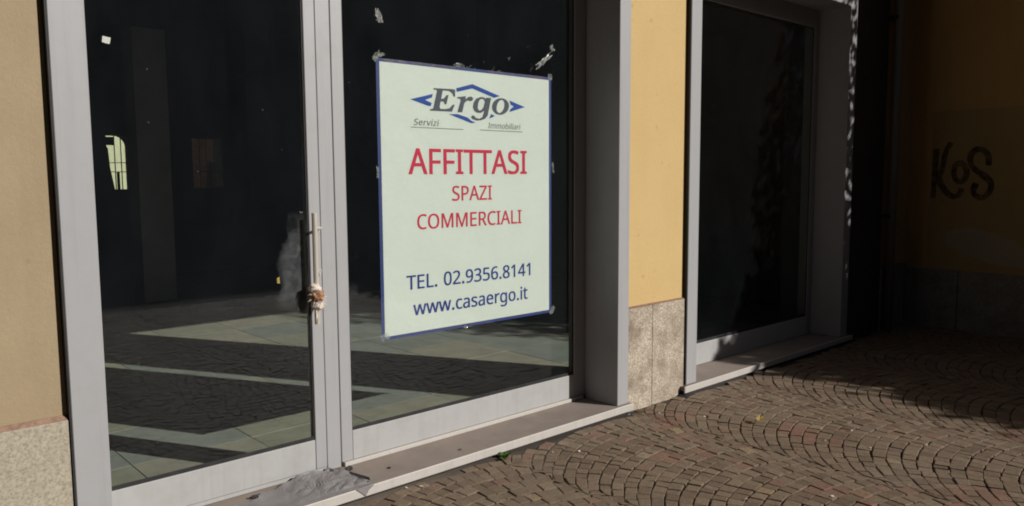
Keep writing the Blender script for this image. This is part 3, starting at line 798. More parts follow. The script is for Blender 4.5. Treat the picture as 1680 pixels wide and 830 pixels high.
# ================================================================== POSTER
YPO = 3.3085
KP = YPO / 3.3177
GLY = json.loads('''{".":[215,[[[59,61],[64,75],[82,92],[107,97],[132,92],[151,75],[156,61],[156,26],[151,12],[132,-6],[107,-11],[82,-6],[64,12],[59,26]]]],"0":[459,[[[419,287],[418,242],[415,201],[409,163],[401,128],[390,97],[376,70],[359,47],[339,27],[316,12],[290,1],[261,-6],[229,-8],[188,-4],[153,8],[122,27],[97,54],[76,88],[60,129],[48,176],[42,229],[39,287],[41,346],[48,399],[58,446],[73,486],[93,520],[119,547],[149,566],[186,578],[229,581],[269,578],[304,566],[335,547],[361,520],[382,486],[399,446],[410,399],[417,346]],[[110,287],[111,238],[115,194],[121,156],[131,125],[143,98],[159,78],[178,64],[202,55],[229,52],[256,55],[279,64],[298,78],[314,98],[326,124],[336,156],[343,194],[347,238],[348,287],[347,336],[343,380],[336,417],[326,449],[314,475],[298,495],[279,510],[256,518],[229,521],[202,518],[178,510],[159,495],[143,475],[131,449],[121,417],[115,380],[111,336]]]],"1":[459,[[[285,0],[216,0],[216,439],[219,499],[196,477],[108,405],[71,452],[226,573],[285,573]]]],"2":[459,[[[417,0],[38,0],[38,59],[216,238],[280,309],[295,331],[315,376],[320,399],[322,424],[318,453],[309,477],[294,496],[273,510],[249,518],[221,520],[194,519],[169,514],[147,506],[104,482],[83,466],[45,513],[94,548],[132,565],[174,577],[221,581],[255,579],[285,572],[313,562],[336,548],[356,531],[372,510],[384,485],[391,458],[394,428],[392,399],[386,371],[375,344],[361,318],[344,292],[301,241],[247,185],[128,67],[128,64],[417,64]]]],"3":[459,[[[395,439],[394,414],[389,392],[381,372],[370,355],[356,339],[340,326],[300,307],[277,302],[277,298],[319,290],[353,276],[379,255],[398,229],[409,198],[413,163],[410,131],[403,101],[390,74],[371,50],[348,30],[318,14],[283,2],[241,-6],[193,-8],[136,-5],[85,5],[36,23],[36,89],[61,78],[114,61],[168,52],[194,51],[241,55],[278,65],[305,81],[324,104],[335,132],[339,164],[337,187],[331,206],[320,223],[306,236],[288,247],[265,255],[240,261],[211,264],[123,265],[123,326],[209,327],[236,332],[259,339],[294,362],[307,377],[316,394],[321,413],[323,434],[320,460],[311,481],[295,498],[274,511],[249,519],[199,521],[147,511],[103,491],[75,473],[39,521],[61,537],[115,563],[147,573],[181,579],[218,581],[273,576],[317,563],[352,540],[376,511],[390,477]]]],"4":[459,[[[443,130],[359,130],[359,0],[291,0],[291,130],[17,130],[17,190],[286,576],[359,576],[359,193],[443,193]],[[291,412],[295,500],[263,446],[257,438],[86,193],[291,193]]]],"5":[459,[[[258,349],[292,342],[322,331],[349,316],[371,297],[389,274],[402,247],[410,217],[413,183],[410,145],[402,111],[387,81],[368,54],[343,32],[314,15],[280,2],[242,-5],[199,-8],[142,-4],[91,6],[51,23],[51,90],[71,79],[121,62],[174,53],[200,52],[252,58],[274,65],[293,76],[310,89],[323,106],[333,126],[339,149],[341,176],[337,210],[325,239],[306,262],[279,279],[243,289],[197,292],[146,288],[99,280],[64,302],[86,573],[373,573],[373,508],[146,508],[132,342],[185,350]]]],"6":[459,[[[44,245],[47,310],[51,342],[64,404],[87,461],[103,486],[121,510],[143,530],[168,548],[196,562],[228,572],[265,578],[306,581],[356,578],[377,573],[377,513],[332,522],[308,523],[273,521],[242,515],[216,504],[193,491],[173,474],[158,454],[134,407],[121,352],[117,322],[115,291],[150,326],[178,343],[213,355],[255,358],[287,356],[316,349],[342,338],[365,322],[384,303],[400,279],[412,251],[419,220],[421,184],[419,147],[411,112],[399,82],[382,55],[361,33],[336,15],[307,2],[275,-5],[239,-8],[212,-6],[187,-1],[163,7],[140,19],[119,35],[101,54],[84,76],[70,103],[59,133],[51,166],[46,204]],[[238,51],[270,55],[297,66],[320,84],[337,109],[348,143],[351,184],[348,218],[339,247],[324,271],[302,289],[274,300],[241,303],[217,301],[195,296],[157,276],[131,248],[122,232],[115,198],[119,163],[129,129],[146,99],[170,74],[201,57]]]],"8":[459,[[[229,581],[261,579],[291,574],[318,565],[341,553],[362,538],[378,519],[390,497],[398,472],[400,443],[399,421],[394,401],[374,367],[346,338],[329,325],[291,303],[335,279],[373,250],[389,234],[401,216],[411,196],[417,173],[419,148],[416,118],[408,90],[395,65],[378,44],[356,26],[330,11],[300,1],[267,-6],[231,-8],[192,-6],[157,0],[126,10],[100,24],[78,42],[61,63],[49,87],[42,115],[39,146],[41,171],[47,194],[56,214],[82,249],[99,264],[138,289],[158,299],[123,322],[93,350],[71,383],[59,422],[58,444],[60,472],[68,497],[80,518],[97,537],[117,552],[141,565],[168,573],[197,579]],[[108,145],[112,119],[121,96],[138,76],[161,60],[192,51],[229,48],[265,51],[295,60],[319,76],[336,96],[346,120],[350,148],[343,182],[324,211],[293,235],[253,256],[217,270],[174,249],[142,225],[130,212],[114,182]],[[228,524],[200,521],[176,514],[155,502],[139,486],[130,466],[127,441],[128,422],[141,391],[164,367],[195,348],[232,330],[282,357],[307,379],[325,406],[330,441],[327,466],[318,486],[302,502],[282,514],[257,521]]]],"9":[459,[[[417,328],[414,263],[405,199],[397,168],[387,139],[374,112],[358,86],[340,63],[318,42],[293,25],[265,11],[232,0],[195,-6],[143,-8],[82,0],[82,60],[128,51],[152,50],[188,52],[218,58],[245,68],[268,82],[287,99],[303,118],[327,165],[340,221],[344,250],[346,281],[341,281],[322,258],[297,238],[266,223],[227,215],[204,214],[173,216],[144,223],[118,235],[95,250],[76,270],[61,294],[49,321],[42,352],[40,387],[43,426],[50,460],[63,491],[80,517],[101,540],[127,557],[156,570],[188,578],[223,581],[250,579],[275,574],[299,565],[322,553],[342,537],[361,518],[377,495],[391,469],[402,439],[410,406],[415,369]],[[223,521],[192,518],[165,507],[142,488],[124,463],[113,429],[110,388],[113,354],[122,325],[137,301],[158,284],[186,273],[220,269],[244,271],[266,276],[304,296],[330,325],[339,341],[346,374],[342,409],[332,443],[315,474],[291,499],[260,516]]]],"A":[512,[[[437,0],[368,177],[141,177],[73,0],[0,0],[224,575],[289,575],[512,0]],[[282,415],[274,438],[263,473],[255,500],[247,468],[238,438],[230,415],[165,241],[346,241]]]],"C":[507,[[[294,516],[266,510],[241,502],[217,490],[196,474],[178,456],[162,434],[149,410],[139,383],[131,353],[127,321],[125,286],[128,241],[135,200],[147,164],[164,132],[186,105],[213,83],[244,68],[281,58],[322,55],[371,58],[416,66],[460,78],[460,15],[416,2],[369,-6],[312,-8],[257,-4],[208,8],[166,28],[130,56],[101,90],[78,131],[62,178],[52,230],[49,287],[51,329],[57,369],[67,406],[81,440],[99,471],[120,499],[145,523],[174,543],[206,559],[242,571],[281,578],[324,581],[381,577],[409,572],[460,557],[482,547],[453,486],[394,508],[348,516]]]],"E":[446,[[[398,0],[78,0],[78,573],[398,573],[398,509],[150,509],[150,330],[383,330],[383,268],[150,268],[150,63],[398,63]]]],"F":[416,[[[150,0],[78,0],[78,573],[398,573],[398,509],[150,509],[150,306],[383,306],[383,243],[150,243]]]],"I":[272,[[[239,0],[32,0],[32,42],[99,57],[99,515],[32,531],[32,573],[239,573],[239,531],[172,515],[172,57],[239,42]]]],"L":[420,[[[78,0],[78,573],[150,573],[150,64],[400,64],[400,0]]]],"M":[727,[[[330,0],[142,502],[144,347],[144,0],[78,0],[78,573],[184,573],[361,103],[364,103],[544,573],[650,573],[650,0],[578,0],[578,371],[581,460],[584,501],[581,501],[390,0]]]],"O":[626,[[[577,287],[576,244],[570,204],[561,166],[547,132],[531,101],[510,73],[486,49],[459,29],[428,13],[393,1],[355,-6],[314,-8],[271,-6],[232,1],[196,13],[165,29],[138,49],[114,73],[94,101],[78,132],[65,167],[56,204],[51,245],[49,288],[52,344],[62,396],[78,442],[100,482],[130,517],[166,545],[208,565],[258,577],[314,581],[369,577],[417,565],[459,545],[495,517],[524,483],[547,442],[564,396],[574,344]],[[125,287],[127,241],[134,200],[145,163],[161,131],[182,104],[207,83],[238,67],[273,58],[314,55],[354,58],[390,67],[420,83],[445,104],[465,131],[481,163],[492,200],[499,241],[501,287],[496,354],[481,411],[456,457],[421,491],[373,511],[314,518],[274,515],[238,506],[207,490],[182,469],[161,443],[145,411],[134,374],[127,333]]]],"P":[485,[[[229,573],[297,568],[352,553],[393,528],[421,495],[439,454],[444,404],[443,381],[433,336],[411,296],[395,278],[375,262],[351,249],[324,238],[292,230],[256,225],[216,223],[150,223],[150,0],[78,0],[78,573]],[[223,511],[150,511],[150,285],[242,286],[272,290],[298,296],[320,306],[338,318],[352,334],[362,352],[368,375],[370,401],[366,435],[354,462],[334,484],[306,499],[269,508]]]],"R":[499,[[[236,573],[281,571],[320,565],[353,555],[381,540],[404,522],[422,500],[434,474],[442,444],[444,410],[442,381],[437,356],[427,334],[415,315],[401,298],[367,274],[349,264],[330,257],[487,0],[403,0],[264,237],[150,237],[150,0],[78,0],[78,573]],[[232,510],[150,510],[150,298],[236,298],[278,301],[312,310],[338,325],[355,347],[366,374],[370,407],[368,430],[363,450],[355,467],[343,480],[328,491],[310,500],[261,509]]]],"S":[440,[[[403,153],[400,121],[392,92],[378,66],[359,44],[335,26],[307,11],[274,1],[238,-6],[177,-8],[137,-5],[83,4],[41,19],[41,88],[86,72],[142,59],[171,56],[228,56],[252,60],[273,66],[290,74],[305,85],[316,98],[329,129],[329,164],[318,194],[295,218],[277,230],[228,252],[172,274],[131,294],[98,317],[74,344],[57,375],[49,413],[48,435],[51,464],[58,490],[71,513],[89,533],[110,550],[136,563],[165,573],[197,579],[231,581],[262,580],[318,572],[367,558],[389,549],[366,487],[325,502],[278,513],[229,517],[187,513],[169,507],[142,489],[126,464],[121,434],[126,400],[143,373],[172,351],[217,330],[278,306],[307,293],[332,279],[353,264],[371,247],[385,228],[395,206],[401,181]]]],"T":[446,[[[259,0],[187,0],[187,509],[8,509],[8,573],[437,573],[437,509],[259,509]]]],"Z":[459,[[[427,0],[30,0],[30,55],[332,508],[40,508],[40,573],[419,573],[419,518],[118,64],[427,64]]]],"a":[450,[[[231,437],[279,433],[318,422],[347,403],[368,375],[381,338],[385,293],[385,0],[334,0],[320,61],[279,22],[250,5],[216,-5],[172,-8],[148,-7],[124,-2],[84,16],[68,30],[55,48],[45,68],[39,92],[37,119],[43,159],[59,192],[87,219],[127,238],[179,251],[243,257],[316,259],[316,285],[313,317],[306,342],[293,359],[275,371],[253,378],[227,380],[183,376],[143,363],[106,347],[84,400],[126,419],[177,432],[204,436]],[[252,208],[204,203],[167,195],[141,182],[124,165],[113,144],[110,119],[112,97],[120,79],[132,66],[148,56],[167,51],[188,49],[223,52],[253,62],[279,79],[299,103],[311,134],[315,172],[315,210]]]],"b":[493,[[[139,443],[135,373],[139,373],[153,390],[169,405],[189,419],[213,429],[240,435],[272,437],[322,431],[365,412],[401,381],[428,338],[444,283],[449,215],[447,168],[439,127],[427,91],[410,61],[390,36],[365,17],[337,3],[306,-5],[272,-8],[240,-6],[213,0],[189,10],[153,38],[139,55],[133,55],[119,0],[68,0],[68,609],[139,609]],[[260,379],[231,377],[207,371],[188,361],[172,348],[159,330],[150,308],[144,282],[140,252],[139,214],[142,165],[150,125],[165,93],[187,69],[219,55],[261,51],[297,55],[325,69],[348,93],[363,126],[373,166],[376,216],[373,265],[363,306],[348,338],[325,360],[296,374]]]],"c":[385,[[[241,-8],[204,-5],[170,2],[139,15],[112,34],[88,58],[69,87],[55,123],[47,165],[44,213],[47,262],[56,305],[71,342],[90,372],[114,396],[142,415],[174,428],[208,435],[245,438],[288,435],[344,421],[358,415],[337,356],[292,370],[244,376],[217,374],[193,368],[172,358],[155,343],[141,325],[131,303],[123,277],[119,247],[117,213],[119,181],[123,152],[131,126],[141,104],[155,86],[172,71],[191,61],[214,55],[240,53],[283,56],[319,65],[351,78],[351,15],[304,-2],[264,-7]]]],"e":[452,[[[234,438],[269,435],[301,427],[329,414],[354,396],[374,373],[390,346],[402,315],[409,281],[411,244],[411,201],[117,201],[122,157],[134,119],[154,90],[181,69],[215,56],[254,52],[305,56],[348,66],[392,82],[392,20],[349,4],[304,-5],[251,-8],[212,-5],[176,3],[143,17],[114,36],[90,61],[70,91],[56,126],[47,167],[44,212],[47,257],[55,297],[68,333],[86,364],[108,390],[134,411],[164,426],[198,435]],[[233,380],[202,377],[175,366],[154,348],[137,323],[125,293],[119,257],[338,257],[333,302],[318,338],[306,353],[276,373],[256,378]]]],"g":[493,[[[221,438],[248,436],[273,431],[297,422],[319,409],[338,393],[355,373],[359,373],[369,430],[425,430],[425,-7],[423,-46],[416,-80],[404,-109],[388,-135],[367,-155],[341,-172],[310,-183],[274,-190],[233,-192],[202,-192],[147,-186],[99,-174],[78,-165],[78,-100],[99,-110],[149,-125],[177,-130],[206,-133],[237,-134],[271,-130],[300,-119],[324,-101],[341,-77],[352,-48],[356,32],[358,57],[354,57],[338,37],[320,21],[299,8],[275,-1],[250,-6],[221,-8],[170,-2],[126,18],[91,51],[65,95],[49,149],[44,214],[49,278],[65,332],[91,377],[126,411],[169,431]],[[230,379],[207,376],[187,370],[169,359],[153,344],[140,326],[130,303],[123,277],[119,247],[117,213],[120,165],[130,124],[146,92],[169,68],[197,54],[232,50],[271,53],[303,65],[326,85],[343,113],[353,151],[356,214],[355,251],[350,282],[343,309],[332,331],[319,348],[302,362],[281,371],[257,377]]]],"i":[207,[[[139,430],[139,0],[68,0],[68,430]],[[115,590],[133,580],[144,560],[144,532],[133,512],[115,502],[93,502],[75,512],[64,532],[64,560],[75,580],[93,590]]]],"l":[207,[[[139,0],[68,0],[68,609],[139,609]]]],"m":[750,[[[540,438],[584,434],[621,421],[649,401],[669,371],[681,330],[685,280],[685,0],[615,0],[615,277],[613,308],[606,333],[594,353],[577,367],[555,376],[528,379],[490,374],[460,362],[438,342],[423,315],[414,280],[411,237],[411,0],[342,0],[342,277],[341,298],[332,333],[315,359],[289,374],[253,379],[227,377],[204,370],[185,360],[170,347],[158,329],[150,308],[144,283],[140,255],[139,223],[139,0],[68,0],[68,430],[125,430],[136,371],[160,398],[186,418],[217,431],[249,437],[266,438],[298,436],[325,430],[349,420],[369,406],[386,388],[398,366],[402,366],[418,388],[438,406],[461,420],[486,430],[512,436]]]],"o":[485,[[[442,216],[440,181],[436,150],[428,121],[417,95],[404,71],[388,51],[369,33],[348,18],[324,7],[299,-1],[271,-6],[241,-8],[214,-6],[188,-1],[163,7],[140,18],[119,33],[100,51],[84,71],[70,95],[59,121],[51,150],[46,181],[44,216],[47,261],[55,301],[68,336],[87,367],[110,392],[137,412],[169,426],[204,435],[244,438],[281,435],[316,426],[347,412],[374,392],[398,367],[417,336],[431,301],[439,261]],[[117,216],[119,184],[123,154],[130,128],[141,105],[155,86],[172,71],[192,59],[216,53],[243,51],[270,53],[294,59],[314,71],[331,86],[345,105],[356,128],[363,154],[367,184],[369,216],[367,248],[363,277],[355,303],[345,325],[331,344],[314,359],[294,370],[270,376],[242,379],[202,374],[171,359],[147,335],[130,303],[120,263]]]],"r":[331,[[[312,435],[319,433],[310,368],[264,374],[232,369],[202,355],[176,334],[156,305],[143,270],[139,229],[139,0],[68,0],[68,430],[126,430],[134,351],[170,395],[198,418],[231,433],[249,437]]]],"s":[384,[[[348,119],[346,92],[339,69],[327,49],[311,32],[292,18],[268,6],[241,-2],[210,-6],[176,-8],[122,-5],[78,5],[42,19],[42,83],[81,67],[128,54],[153,50],[178,49],[211,51],[236,57],[256,66],[269,79],[277,94],[279,123],[264,150],[239,167],[174,196],[124,217],[84,239],[57,266],[48,283],[43,302],[41,324],[46,358],[61,386],[85,408],[118,425],[157,435],[202,438],[252,434],[298,424],[339,409],[315,353],[258,372],[238,377],[197,380],[171,379],[149,374],[131,366],[118,356],[111,343],[109,317],[119,298],[139,282],[193,256],[245,236],[289,215],[321,191],[333,176],[341,159],[346,140]]]],"t":[289,[[[233,51],[272,59],[272,5],[240,-4],[200,-8],[178,-7],[157,-3],[120,13],[104,27],[91,44],[82,66],[76,93],[74,125],[74,375],[13,375],[13,409],[75,437],[103,528],[144,528],[144,430],[269,430],[269,375],[144,375],[144,127],[146,103],[153,83],[163,69],[177,58],[193,52]]]],"v":[407,[[[163,0],[0,430],[75,430],[167,176],[197,83],[201,63],[227,138],[241,176],[332,430],[407,430],[244,0]]]],"w":[630,[[[336,276],[316,357],[313,357],[291,264],[207,1],[127,1],[9,431],[82,431],[153,154],[168,84],[172,73],[193,160],[201,188],[277,431],[354,431],[440,149],[454,96],[457,74],[489,201],[549,431],[621,431],[502,1],[419,1]]]],"z":[377,[[[346,0],[31,0],[31,47],[262,375],[45,375],[45,430],[340,430],[340,377],[112,55],[346,55]]]]}''')
LOGO = json.loads('''{"blue":[[[2.34,0.3945],[2.4825,0.4306],[2.4762,0.4118],[2.432,0.3966],[2.4737,0.3832],[2.4675,0.3672],[2.4518,0.3671]],[[2.6374,0.4703],[2.7493,0.5002],[2.9475,0.4486],[2.906,0.4367],[2.749,0.477],[2.6412,0.4514]],[[3.0205,0.429],[3.1396,0.3985],[3.0194,0.3646],[3.0277,0.3813],[3.0536,0.3968],[3.0291,0.4069]],[[2.5868,0.3316],[2.6451,0.3348],[2.7131,0.3198],[2.7396,0.3039],[2.7691,0.2949],[2.7394,0.2903]],[[2.8826,0.3469],[2.9106,0.3365],[2.8683,0.3211]]],"E":[[[2.488,0.4606],[2.6085,0.4639],[2.63,0.4622],[2.6294,0.4254],[2.6207,0.4245],[2.6092,0.4429],[2.5889,0.4526],[2.5475,0.453],[2.5356,0.4081],[2.5543,0.4116],[2.5723,0.4297],[2.586,0.4318],[2.5704,0.382],[2.5588,0.3814],[2.553,0.3949],[2.5329,0.3953],[2.5249,0.3664],[2.5307,0.3565],[2.5609,0.3565],[2.5914,0.3633],[2.6122,0.3824],[2.6267,0.3825],[2.6065,0.3453],[2.4636,0.3435],[2.4622,0.3497],[2.4835,0.3563],[2.5099,0.4473],[2.5066,0.4529],[2.4868,0.4535]]],"r":[[[2.6449,0.4244],[2.7042,0.433],[2.6992,0.4157],[2.7206,0.43],[2.743,0.4331],[2.7547,0.4248],[2.7491,0.4127],[2.733,0.4072],[2.7203,0.4113],[2.7075,0.4081],[2.6915,0.3942],[2.6766,0.3457],[2.6437,0.3448],[2.667,0.4057],[2.6635,0.4163],[2.6448,0.4172]]],"g":[[[2.8474,0.4331],[2.8835,0.4353],[2.8574,0.3381],[2.8377,0.3185],[2.8074,0.3089],[2.7774,0.3063],[2.7478,0.3124],[2.7372,0.3242],[2.747,0.3329],[2.7615,0.3315],[2.7705,0.3208],[2.7965,0.3167],[2.8186,0.3268],[2.8327,0.3618],[2.8079,0.349],[2.7806,0.3484],[2.7602,0.3581],[2.7514,0.3781],[2.7571,0.4029],[2.7762,0.4245],[2.809,0.4356],[2.8336,0.4343],[2.8407,0.4269]],[[2.8143,0.4261],[2.8307,0.4229],[2.8372,0.4097],[2.8269,0.3801],[2.8103,0.364],[2.7944,0.3615],[2.7853,0.3758],[2.7895,0.4007],[2.7989,0.4185]]],"o":[[[3.0173,0.3952],[3.0151,0.4096],[3.007,0.4223],[2.9932,0.4316],[2.976,0.4373],[2.9565,0.4382],[2.9365,0.4349],[2.9183,0.427],[2.903,0.4161],[2.8933,0.4026],[2.8892,0.3881],[2.8907,0.3744],[2.8984,0.3619],[2.9119,0.3525],[2.9288,0.3466],[2.9487,0.345],[2.9683,0.3485],[2.9868,0.3562],[3.0025,0.3672],[3.0125,0.3809]],[[2.9813,0.3936],[2.9826,0.4081],[2.9793,0.4198],[2.9719,0.4273],[2.9621,0.4293],[2.9501,0.426],[2.9386,0.4174],[2.9294,0.4051],[2.9242,0.3905],[2.9223,0.3765],[2.9256,0.3649],[2.9329,0.3573],[2.9431,0.3549],[2.9546,0.3584],[2.9661,0.367],[2.9754,0.3794]]]}''')
po = thing("poster", (2.75 * KP, YPO, -0.82 * KP), "large pale green to-let poster with blue border, AFFITTASI in red, behind the glass", "poster")
def ripple(x, z):
    return 0.0007 * noise.noise(Vector((x * 4.0, z * 4.0, 0.3)))
bm = bmesh.new()
def sheet(x0, x1, z0, z1, y, nx=24, nz=28, th=0.0006):
    b = bmesh.new()
    g0 = [[b.verts.new((x0 + (x1 - x0) * i / nx, 0, z0 + (z1 - z0) * j / nz)) for j in range(nz + 1)] for i in range(nx + 1)]
    for r in g0:
        for v in r: v.co.y = y + ripple(v.co.x, v.co.z)
    g1 = [[b.verts.new((v.co.x, v.co.y + th, v.co.z)) for v in r] for r in g0]
    for i in range(nx):
        for j in range(nz):
            b.faces.new((g0[i][j], g0[i + 1][j], g0[i + 1][j + 1], g0[i][j + 1]))
            b.faces.new((g1[i][j + 1], g1[i + 1][j + 1], g1[i + 1][j], g1[i][j]))
    for i in range(nx):
        b.faces.new((g0[i][0], g1[i][0], g1[i + 1][0], g0[i + 1][0])); b.faces.new((g0[i + 1][nz], g1[i + 1][nz], g1[i][nz], g0[i][nz]))
    for j in range(nz):
        b.faces.new((g0[0][j + 1], g1[0][j + 1], g1[0][j], g0[0][j])); b.faces.new((g0[nx][j], g1[nx][j], g1[nx][j + 1], g0[nx][j + 1]))
    return b
px0, px1, pz0, pz1 = 2.140 * KP, 3.357 * KP, -0.8185 * KP, 0.583 * KP
obj("border", sheet(px0, px1, pz0, pz1, YPO + 0.0007), M['border'], po)
obj("sheet", sheet(px0 + 0.019, px1 - 0.020, pz0 + 0.017, pz1 - 0.016, YPO), M['paper'], po)

def flat_curves(polys, name, mat, depth=0.00025):
    """polys: list of closed outlines in poster plane (x, z), holes allowed"""
    cu = bpy.data.curves.new(name, 'CURVE')
    cu.dimensions = '2D'; cu.fill_mode = 'BOTH'
    cu.extrude = depth
    for pl in polys:
        s = cu.splines.new('POLY'); s.points.add(len(pl) - 1)
        for pt, (x, z) in zip(s.points, pl): pt.co = (x, z, 0, 1)
        s.use_cyclic_u = True
    tmp = bpy.data.objects.new(name, cu); COL.objects.link(tmp)
    dg = bpy.context.evaluated_depsgraph_get()
    me = bpy.data.meshes.new_from_object(tmp.evaluated_get(dg))
    bpy.data.objects.remove(tmp); bpy.data.curves.remove(cu)
    bm = bmesh.new(); bm.from_mesh(me); bpy.data.meshes.remove(me)
    for v in bm.verts:
        x, z, t = v.co
        v.co = (x, YPO - 0.0009 - t + ripple(x, z), z)
    bmesh.ops.recalc_face_normals(bm, faces=bm.faces)
    return bm

def text(body, x0, x1, z0, z1, caph, mat, name, slant=0.0, track=0, grow=0.0):
    """set BODY so that it spans x0..x1 with its baseline at z0 and its cap height (font units CAPH) reaching z1"""
    pen = 0; pl = []
    for ch in body:
        adv, ps = GLY[ch] if ch in GLY else (260, [])
        pl += [[(pen + x, y) for x, y in p] for p in ps]
        pen += adv + track
    mn = min(x for p in pl for x, y in p); mxx = max(x for p in pl for x, y in p)
    sx = (x1 - x0) / (mxx - mn); sz = (z1 - z0) / caph
    words_ = body.split(' ')
    w0 = 0
    for word in words_:
        cnt = sum(len(GLY[ch][1]) for ch in word)
        full = bmesh.new()
        # a heavier face: the same outlines struck again a hair to each side
        offs = [(0, 0)] if not grow else [(-grow, -grow * .5), (grow, -grow * .5), (-grow, grow * .5), (grow, grow * .5)]
        for k, (gx_, gz_) in enumerate(offs):
            out = []
            for p in pl[w0:w0 + cnt]:
                out.append([((x0 + (bx + gx_ - mn) * sx + (by + gz_) * sz * slant) * KP, (z0 + (by + gz_) * sz) * KP) for bx, by in p])
            t_ = flat_curves(out, name, mat)
            for v in t_.verts: v.co.y -= 0.00006 * k
            merge(full, t_)
        obj(name, full, mat, po)
        w0 += cnt
CAP = 460.0
CAP = 573.0
text("AFFITTASI", 2.323, 3.152, 0.0165, 0.1465, CAP, M['red_ink'], "lettering", grow=12)
text("SPAZI", 2.6027, 2.8825, -0.1268, -0.0487, CAP, M['red_ink'], "lettering", grow=8)
text("COMMERCIALI", 2.3705, 3.1088, -0.2695, -0.193, CAP, M['red_ink'], "lettering", grow=8)
text("TEL. 02.9356.8141", 2.297, 3.1785, -0.5745, -0.502, CAP, M['navy_ink'], "lettering", grow=11)
text("www.casaergo.it", 2.3365, 3.1555, -0.7125, -0.6375, 590, M['navy_ink'], "lettering", grow=11)
text("Servizi", 2.3584, 2.5130, 0.2660, 0.2975, CAP, M['thin_ink'], "lettering", slant=0.2, track=30, grow=4)
text("Immobiliari", 2.8593, 3.0990, 0.2680, 0.2985, CAP, M['thin_ink'], "lettering", slant=0.2)
for (a, b, z) in ((2.3416, 2.6831, 0.2545), (2.8012, 3.120, 0.2562)):
    bm = bmesh.new()
    box(bm, a * KP, b * KP, YPO - 0.0014, YPO - 0.0006, (z - 0.0015) * KP, (z + 0.0015) * KP)
    obj("rule", bm, M['thin_ink'], po)
for key, mt, nm in (('blue', 'blue_ink', "logo_stroke"), ('E', 'grey_ink', "logo_letter"), ('r', 'grey_ink', "logo_letter"), ('g', 'grey_ink', "logo_letter"), ('o', 'grey_ink', "logo_letter")):
    if key == 'blue':
        for pl in LOGO[key]:
            obj(nm, flat_curves([[(x * KP, z * KP) for x, z in pl]], nm, M[mt]), M[mt], po)
    else:
        obj(nm, flat_curves([[(x * KP, z * KP) for x, z in pl] for pl in LOGO[key]], nm, M[mt]), M[mt], po)

def crumple(x, z, w_, h_, y, amp, seed, n=5, rot=0.0, mat=None, name="tape_piece", parent=None, ragged=0.25):
    rr = random.Random(seed)
    b = bmesh.new()
    vs = []
    for i in range(n + 1):
        r = []
        for j in range(n + 1):
            u = (i / n - .5) * w_; v = (j / n - .5) * h_
            if i in (0, n): u *= 1 + rr.uniform(-ragged, ragged)
            if j in (0, n): v *= 1 + rr.uniform(-ragged, ragged)
            c, s = math.cos(rot), math.sin(rot)
            r.append(b.verts.new((x + u * c - v * s, y + rr.uniform(-amp, amp), z + u * s + v * c)))
        vs.append(r)
    for i in range(n):
        for j in range(n):
            b.faces.new((vs[i][j], vs[i + 1][j], vs[i + 1][j + 1], vs[i][j + 1]))
    bmesh.ops.solidify(b, geom=list(b.faces), thickness=0.0002)
    return obj(name, b, mat, parent)
for k, (a_, b_) in enumerate(((2.18, 2.47), (2.475, 2.63), (2.86, 3.30))):
    crumple((a_ + b_) / 2 * KP, 0.5765 * KP, b_ - a_, 0.013, YPO - 0.0016, 0.0005, 120 + k, 6, 0.0, M['tape_soft'], "tape_piece", po, 0.1)
YT = YG0 - 0.0035     # tape sits on the outside of the glass
YI = YG1 + 0.0018
for i, (x, z, a, b, rot) in enumerate(((2.145, 0.592, 0.062, 0.03, 0.7), (2.175, 0.60, 0.03, 0.012, 0.3), (2.655, 0.590, 0.068, 0.022, 0.0), (3.345, 0.583, 0.032, 0.04, 0.2),
                                       (2.135, 0.022, 0.014, 0.055, 0.0), (3.368, 0.05, 0.018, 0.06, 0.1), (3.363, -0.805, 0.03, 0.05, -0.5), (2.156, -0.80, 0.05, 0.035, 0.3), (2.68, -0.818, 0.026, 0.014, 0.1))):
    crumple(x * KP, z * KP, a, b, YI, 0.0012, 40 + i, 4, rot, M['tape'], "tape_piece", po)
for i, (x, z, a, b, rot, lab) in enumerate(((2.150, 0.785, 0.032, 0.055, 0.2, "crumpled bit of clear tape on the glass above the poster, beside the post"),
                                            (3.285, 0.675, 0.13, 0.028, 0.62, "long glinting strip of torn clear tape above the poster's upper corner"),
                                            (3.352, 0.752, 0.030, 0.035, 0.5, "tiny bluish scrap of tape high on the dark glass above the poster"))):
    t_ = crumple(x * KP, z * KP, a, b, YT, 0.0025, 70 + i, 6, rot, M['tape'], "tape_scrap", None, 0.4)
    tag(t_, lab, "tape", "scraps of tape on the glass")
tag(crumple(0.9245 * 0.9935, 0.5325 * 0.9935, 0.028, 0.025, YT, 0.0004, 90, 2, -0.15, M['white_tag'], "sticker", None, 0.05), "small white square sticker high on the door glass", "sticker")
